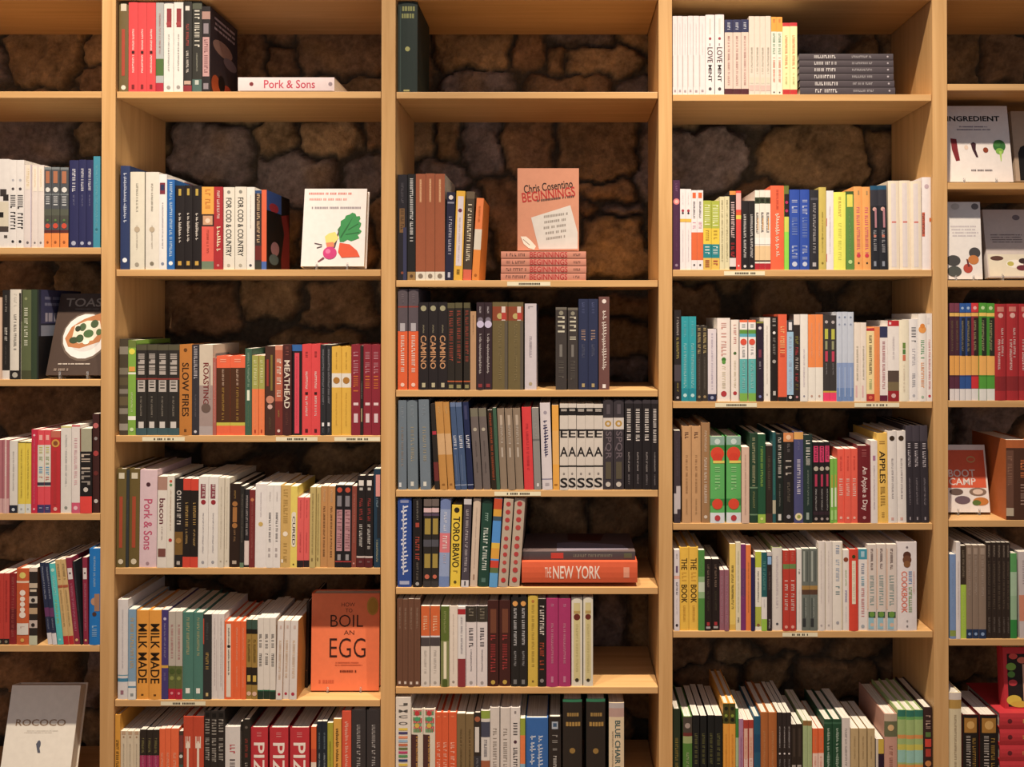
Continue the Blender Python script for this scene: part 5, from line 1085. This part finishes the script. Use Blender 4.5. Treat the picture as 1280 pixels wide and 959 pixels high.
def easel(x, y, z, w, lean, t, lip, label):
    """Clear display easel: two bent rails joined by a bar; the book rests on the feet, against the struts."""
    root = empty('display_easel', label, 'display easel', 'clear easels under the facing-out books')
    root.location = (x, y, z)
    a = math.radians(lean)
    back = t * math.cos(a) + 0.001
    for s in (-1, 1):
        px = s * w * 0.24
        ybk = lambda zz: t * math.cos(a) + (zz - (lip - t * math.sin(a))) * math.tan(a)
        fz = lip - t * math.sin(a)
        pts = [(-0.0040, 0.0), (-0.0040, lip + 0.011), (-0.0010, lip + 0.011), (-0.0010, lip - 0.0007), (ybk(fz) + 0.001, fz - 0.0008),
               (ybk(0.12) + 0.001, 0.12), (ybk(0.12) + 0.004, 0.12), (ybk(fz) + 0.006, 0.0)]
        vs = [(px - 0.0025, yy, zz) for yy, zz in pts] + [(px + 0.0025, yy, zz) for yy, zz in pts]
        n = len(pts)
        fs = [tuple(range(n)), tuple(range(2 * n - 1, n - 1, -1))] + [(i, i + n, (i + 1) % n + n, (i + 1) % n) for i in range(n)]
        me = bpy.data.meshes.new('rail')
        me.from_pydata(vs, [], fs)
        bm = bmesh.new(); bm.from_mesh(me); bmesh.ops.recalc_face_normals(bm, faces=bm.faces); bm.to_mesh(me); bm.free()
        link('rail', me, root, [mEasel])
    link('crossbar', box_mesh('crossbar', -w * 0.24 + 0.0026, w * 0.24 - 0.0026, back - 0.004, back, 0.0003, 0.0010), root, [mEasel])


def build_books():
    shelf = None
    seen = {}
    for ln in DATA.strip().split('\n'):
        ln = ln.strip()
        if not ln:
            continue
        if ln[0] == '#':
            code, rest = ln[1:].split(' ', 1)
            ypx, phrase = rest.split(' ', 1)
            ypx = float(ypx)
            zb = P(640, ypx, SHELF_F).z + 0.0003
            bay = BAYS[code[0]]
            lim0, lim1 = ux[bay][1] + 0.0012, ux[bay + 1][0] - 0.0012
            setb = 0.006 if ypx < 395 else 0.0045
            prev = None          # (right edge x at base, tan(lean), height)
            group = 'books on ' + phrase.replace(',', ' ')
            continue
        spec, deco, desc = [s.strip() for s in ln.split('|')]
        ops = [o.strip() for o in deco.split(';') if o.strip()]
        tok = spec.split()
        mode = tok.pop(0) if tok[0][0] == '@' else ''
        rnd = random.Random(spec)
        opt = {}
        soft = False
        body = []
        for t in tok:
            if '=' in t:
                k, v = t.split('=')
                opt[k] = v
            elif t == 'P':
                soft = True
            elif t == 'noeasel':
                opt['noeasel'] = 1
            else:
                body.append(t)
        kind = 'paperback_book' if soft else 'hardcover_book'
        if mode == '@H':
            (xa, xb), (ya, yb), colour = [list(map(float, re.findall(r'-?[\d.]+', b.replace('-', ' ') if b[0] != '-' else b)))
                                         for b in body[:2]] + [body[2]]
            y0 = 0.006 + float(opt.get('s', 0))
            pa, pb = P(xa, ya, y0), P(xb, yb, y0)
            L = pb.x - pa.x
            if prev and prev[0] == 'H':
                z0 = prev[1] + 0.0002
            else:
                z0 = zb
            stack.append((z0, pa, pb)) if False else None
            thick = pa.z - pb.z - 0.0004
            items = [(desc, pa.x, pb.x, pb.z, thick, y0, colour)]
            root = empty(kind, desc + ', ' + phrase, 'book', group)
            root.matrix_world = Matrix.Translation((pb.x, y0, max(zb, pb.z) + thick / 2)) @ Matrix.Rotation(math.radians(-90), 4, 'Y')
            book(root, thick, L, float(opt.get('d', 0.2)), soft, colour, opt.get('c', colour), ops, rnd)
            seen[root['label']] = seen.get(root['label'], 0) + 1
            continue
        if mode == '@F':
            xa, xb = [float(v) for v in re.match(r'(-?[\d.]+)-(-?[\d.]+)$', body[0]).groups()]
            ya, yb = [float(v) for v in re.match(r'(-?[\d.]+)-(-?[\d.]+)$', body[1]).groups()]
            t, lean, colour = float(body[2]), float(body[3]), body[4]
            a = math.radians(lean)
            yf = float(opt.get('y', 0.02))
            pb0, pb1 = P(xa, yb, yf), P(xb, yb, yf)
            W = pb1.x - pb0.x
            zbot = pb0.z if 'y' not in opt else pb0.z
            H = 0.25
            for _ in range(12):                      # height so that the tilted top edge meets its pixel
                ytop = yf + H * math.sin(a)
                H = (P(xa, ya, ytop).z - zbot) / math.cos(a)
            lift = max(zbot - zb, t * math.sin(a) + 0.0022)
            zc = zb + lift if not opt.get('noeasel') else zbot
            root = empty('hardcover_book', desc + ', ' + phrase, 'book', 'cookbooks displayed facing out')
            root.matrix_world = (Matrix.Translation((pb0.x, yf, zc)) @ Matrix.Rotation(-a, 4, 'X')
                                 @ Matrix.Rotation(math.radians(-90), 4, 'Z') @ Matrix.Translation((-t / 2, 0, 0)))
            book(root, t, H, W, False, colour, opt.get('c', colour), ops, rnd)
            seen[root['label']] = seen.get(root['label'], 0) + 1
            if not opt.get('noeasel'):
                easel(pb0.x + W / 2, yf, zb, W, lean, t, zc - zb, 'clear display easel under the ' + ' '.join(desc.replace(' facing out', '').split()[-6:]))
            continue
        spans = []
        for s in body[0].split(','):
            m = re.match(r'(-?[\d.]+)-(-?[\d.]+)$', s)
            spans.append((float(m.group(1)), float(m.group(2))))
        top, colour = float(body[1]), body[2]
        lean0 = float(opt.get('l', 0))
        n = len(spans)
        for i, (xa, xb) in enumerate(spans):
            y0 = setb + float(opt.get('s', 0)) + rnd.uniform(-0.002, 0.003)
            pa, pb, pt = P(xa, ypx, y0), P(xb, ypx, y0), P(xa, top + rnd.uniform(-0.3, 0.3), y0)
            x0, x1 = max(pa.x, lim0), min(pb.x, lim1)
            h = (pt.z - zb) / math.cos(math.radians(lean0))
            tan = math.tan(math.radians(lean0))
            if prev and prev[0] != 'H':
                x0 = max(x0, prev[0] + 0.00025)
                hm = min(h, prev[2])
                tan = max(tan, prev[1] - (x0 - prev[0] - 0.0002) / hm)
            ang = math.atan(tan)
            w = (x1 - x0) * math.cos(ang)
            if tan > 0:
                w = (x1 - x0) * math.cos(ang) - 0.0
            d = float(opt['d']) if 'd' in opt else min(0.225, max(0.12, h * rnd.uniform(0.72, 0.82)))
            if n > 1:
                lab = ORD[n][i] + ', ' + desc + ', ' + phrase
            else:
                lab = desc + ', ' + phrase
            root = empty(kind, lab, 'book', group)
            if ang >= 0:      # leans to the right: the lower right corner carries it
                piv, off = x1, -w / 2
            else:
                piv, off = x0, w / 2
            root.matrix_world = Matrix.Translation((piv, y0, zb)) @ Matrix.Rotation(ang, 4, 'Y') @ Matrix.Translation((off, 0, 0))
            book(root, w, h, d, soft, colour, opt.get('c', colour), ops, random.Random(spec))
            seen[lab] = seen.get(lab, 0) + 1
            prev = (x1, tan, h)
    for k, v in seen.items():
        if v > 1:
            print('SAME LABEL', v, k)
        if len(k.replace(',', ' ').split()) > 16:
            print('LONG', len(k.split()), k)
    print('BOOKS', sum(seen.values()))


build_books()
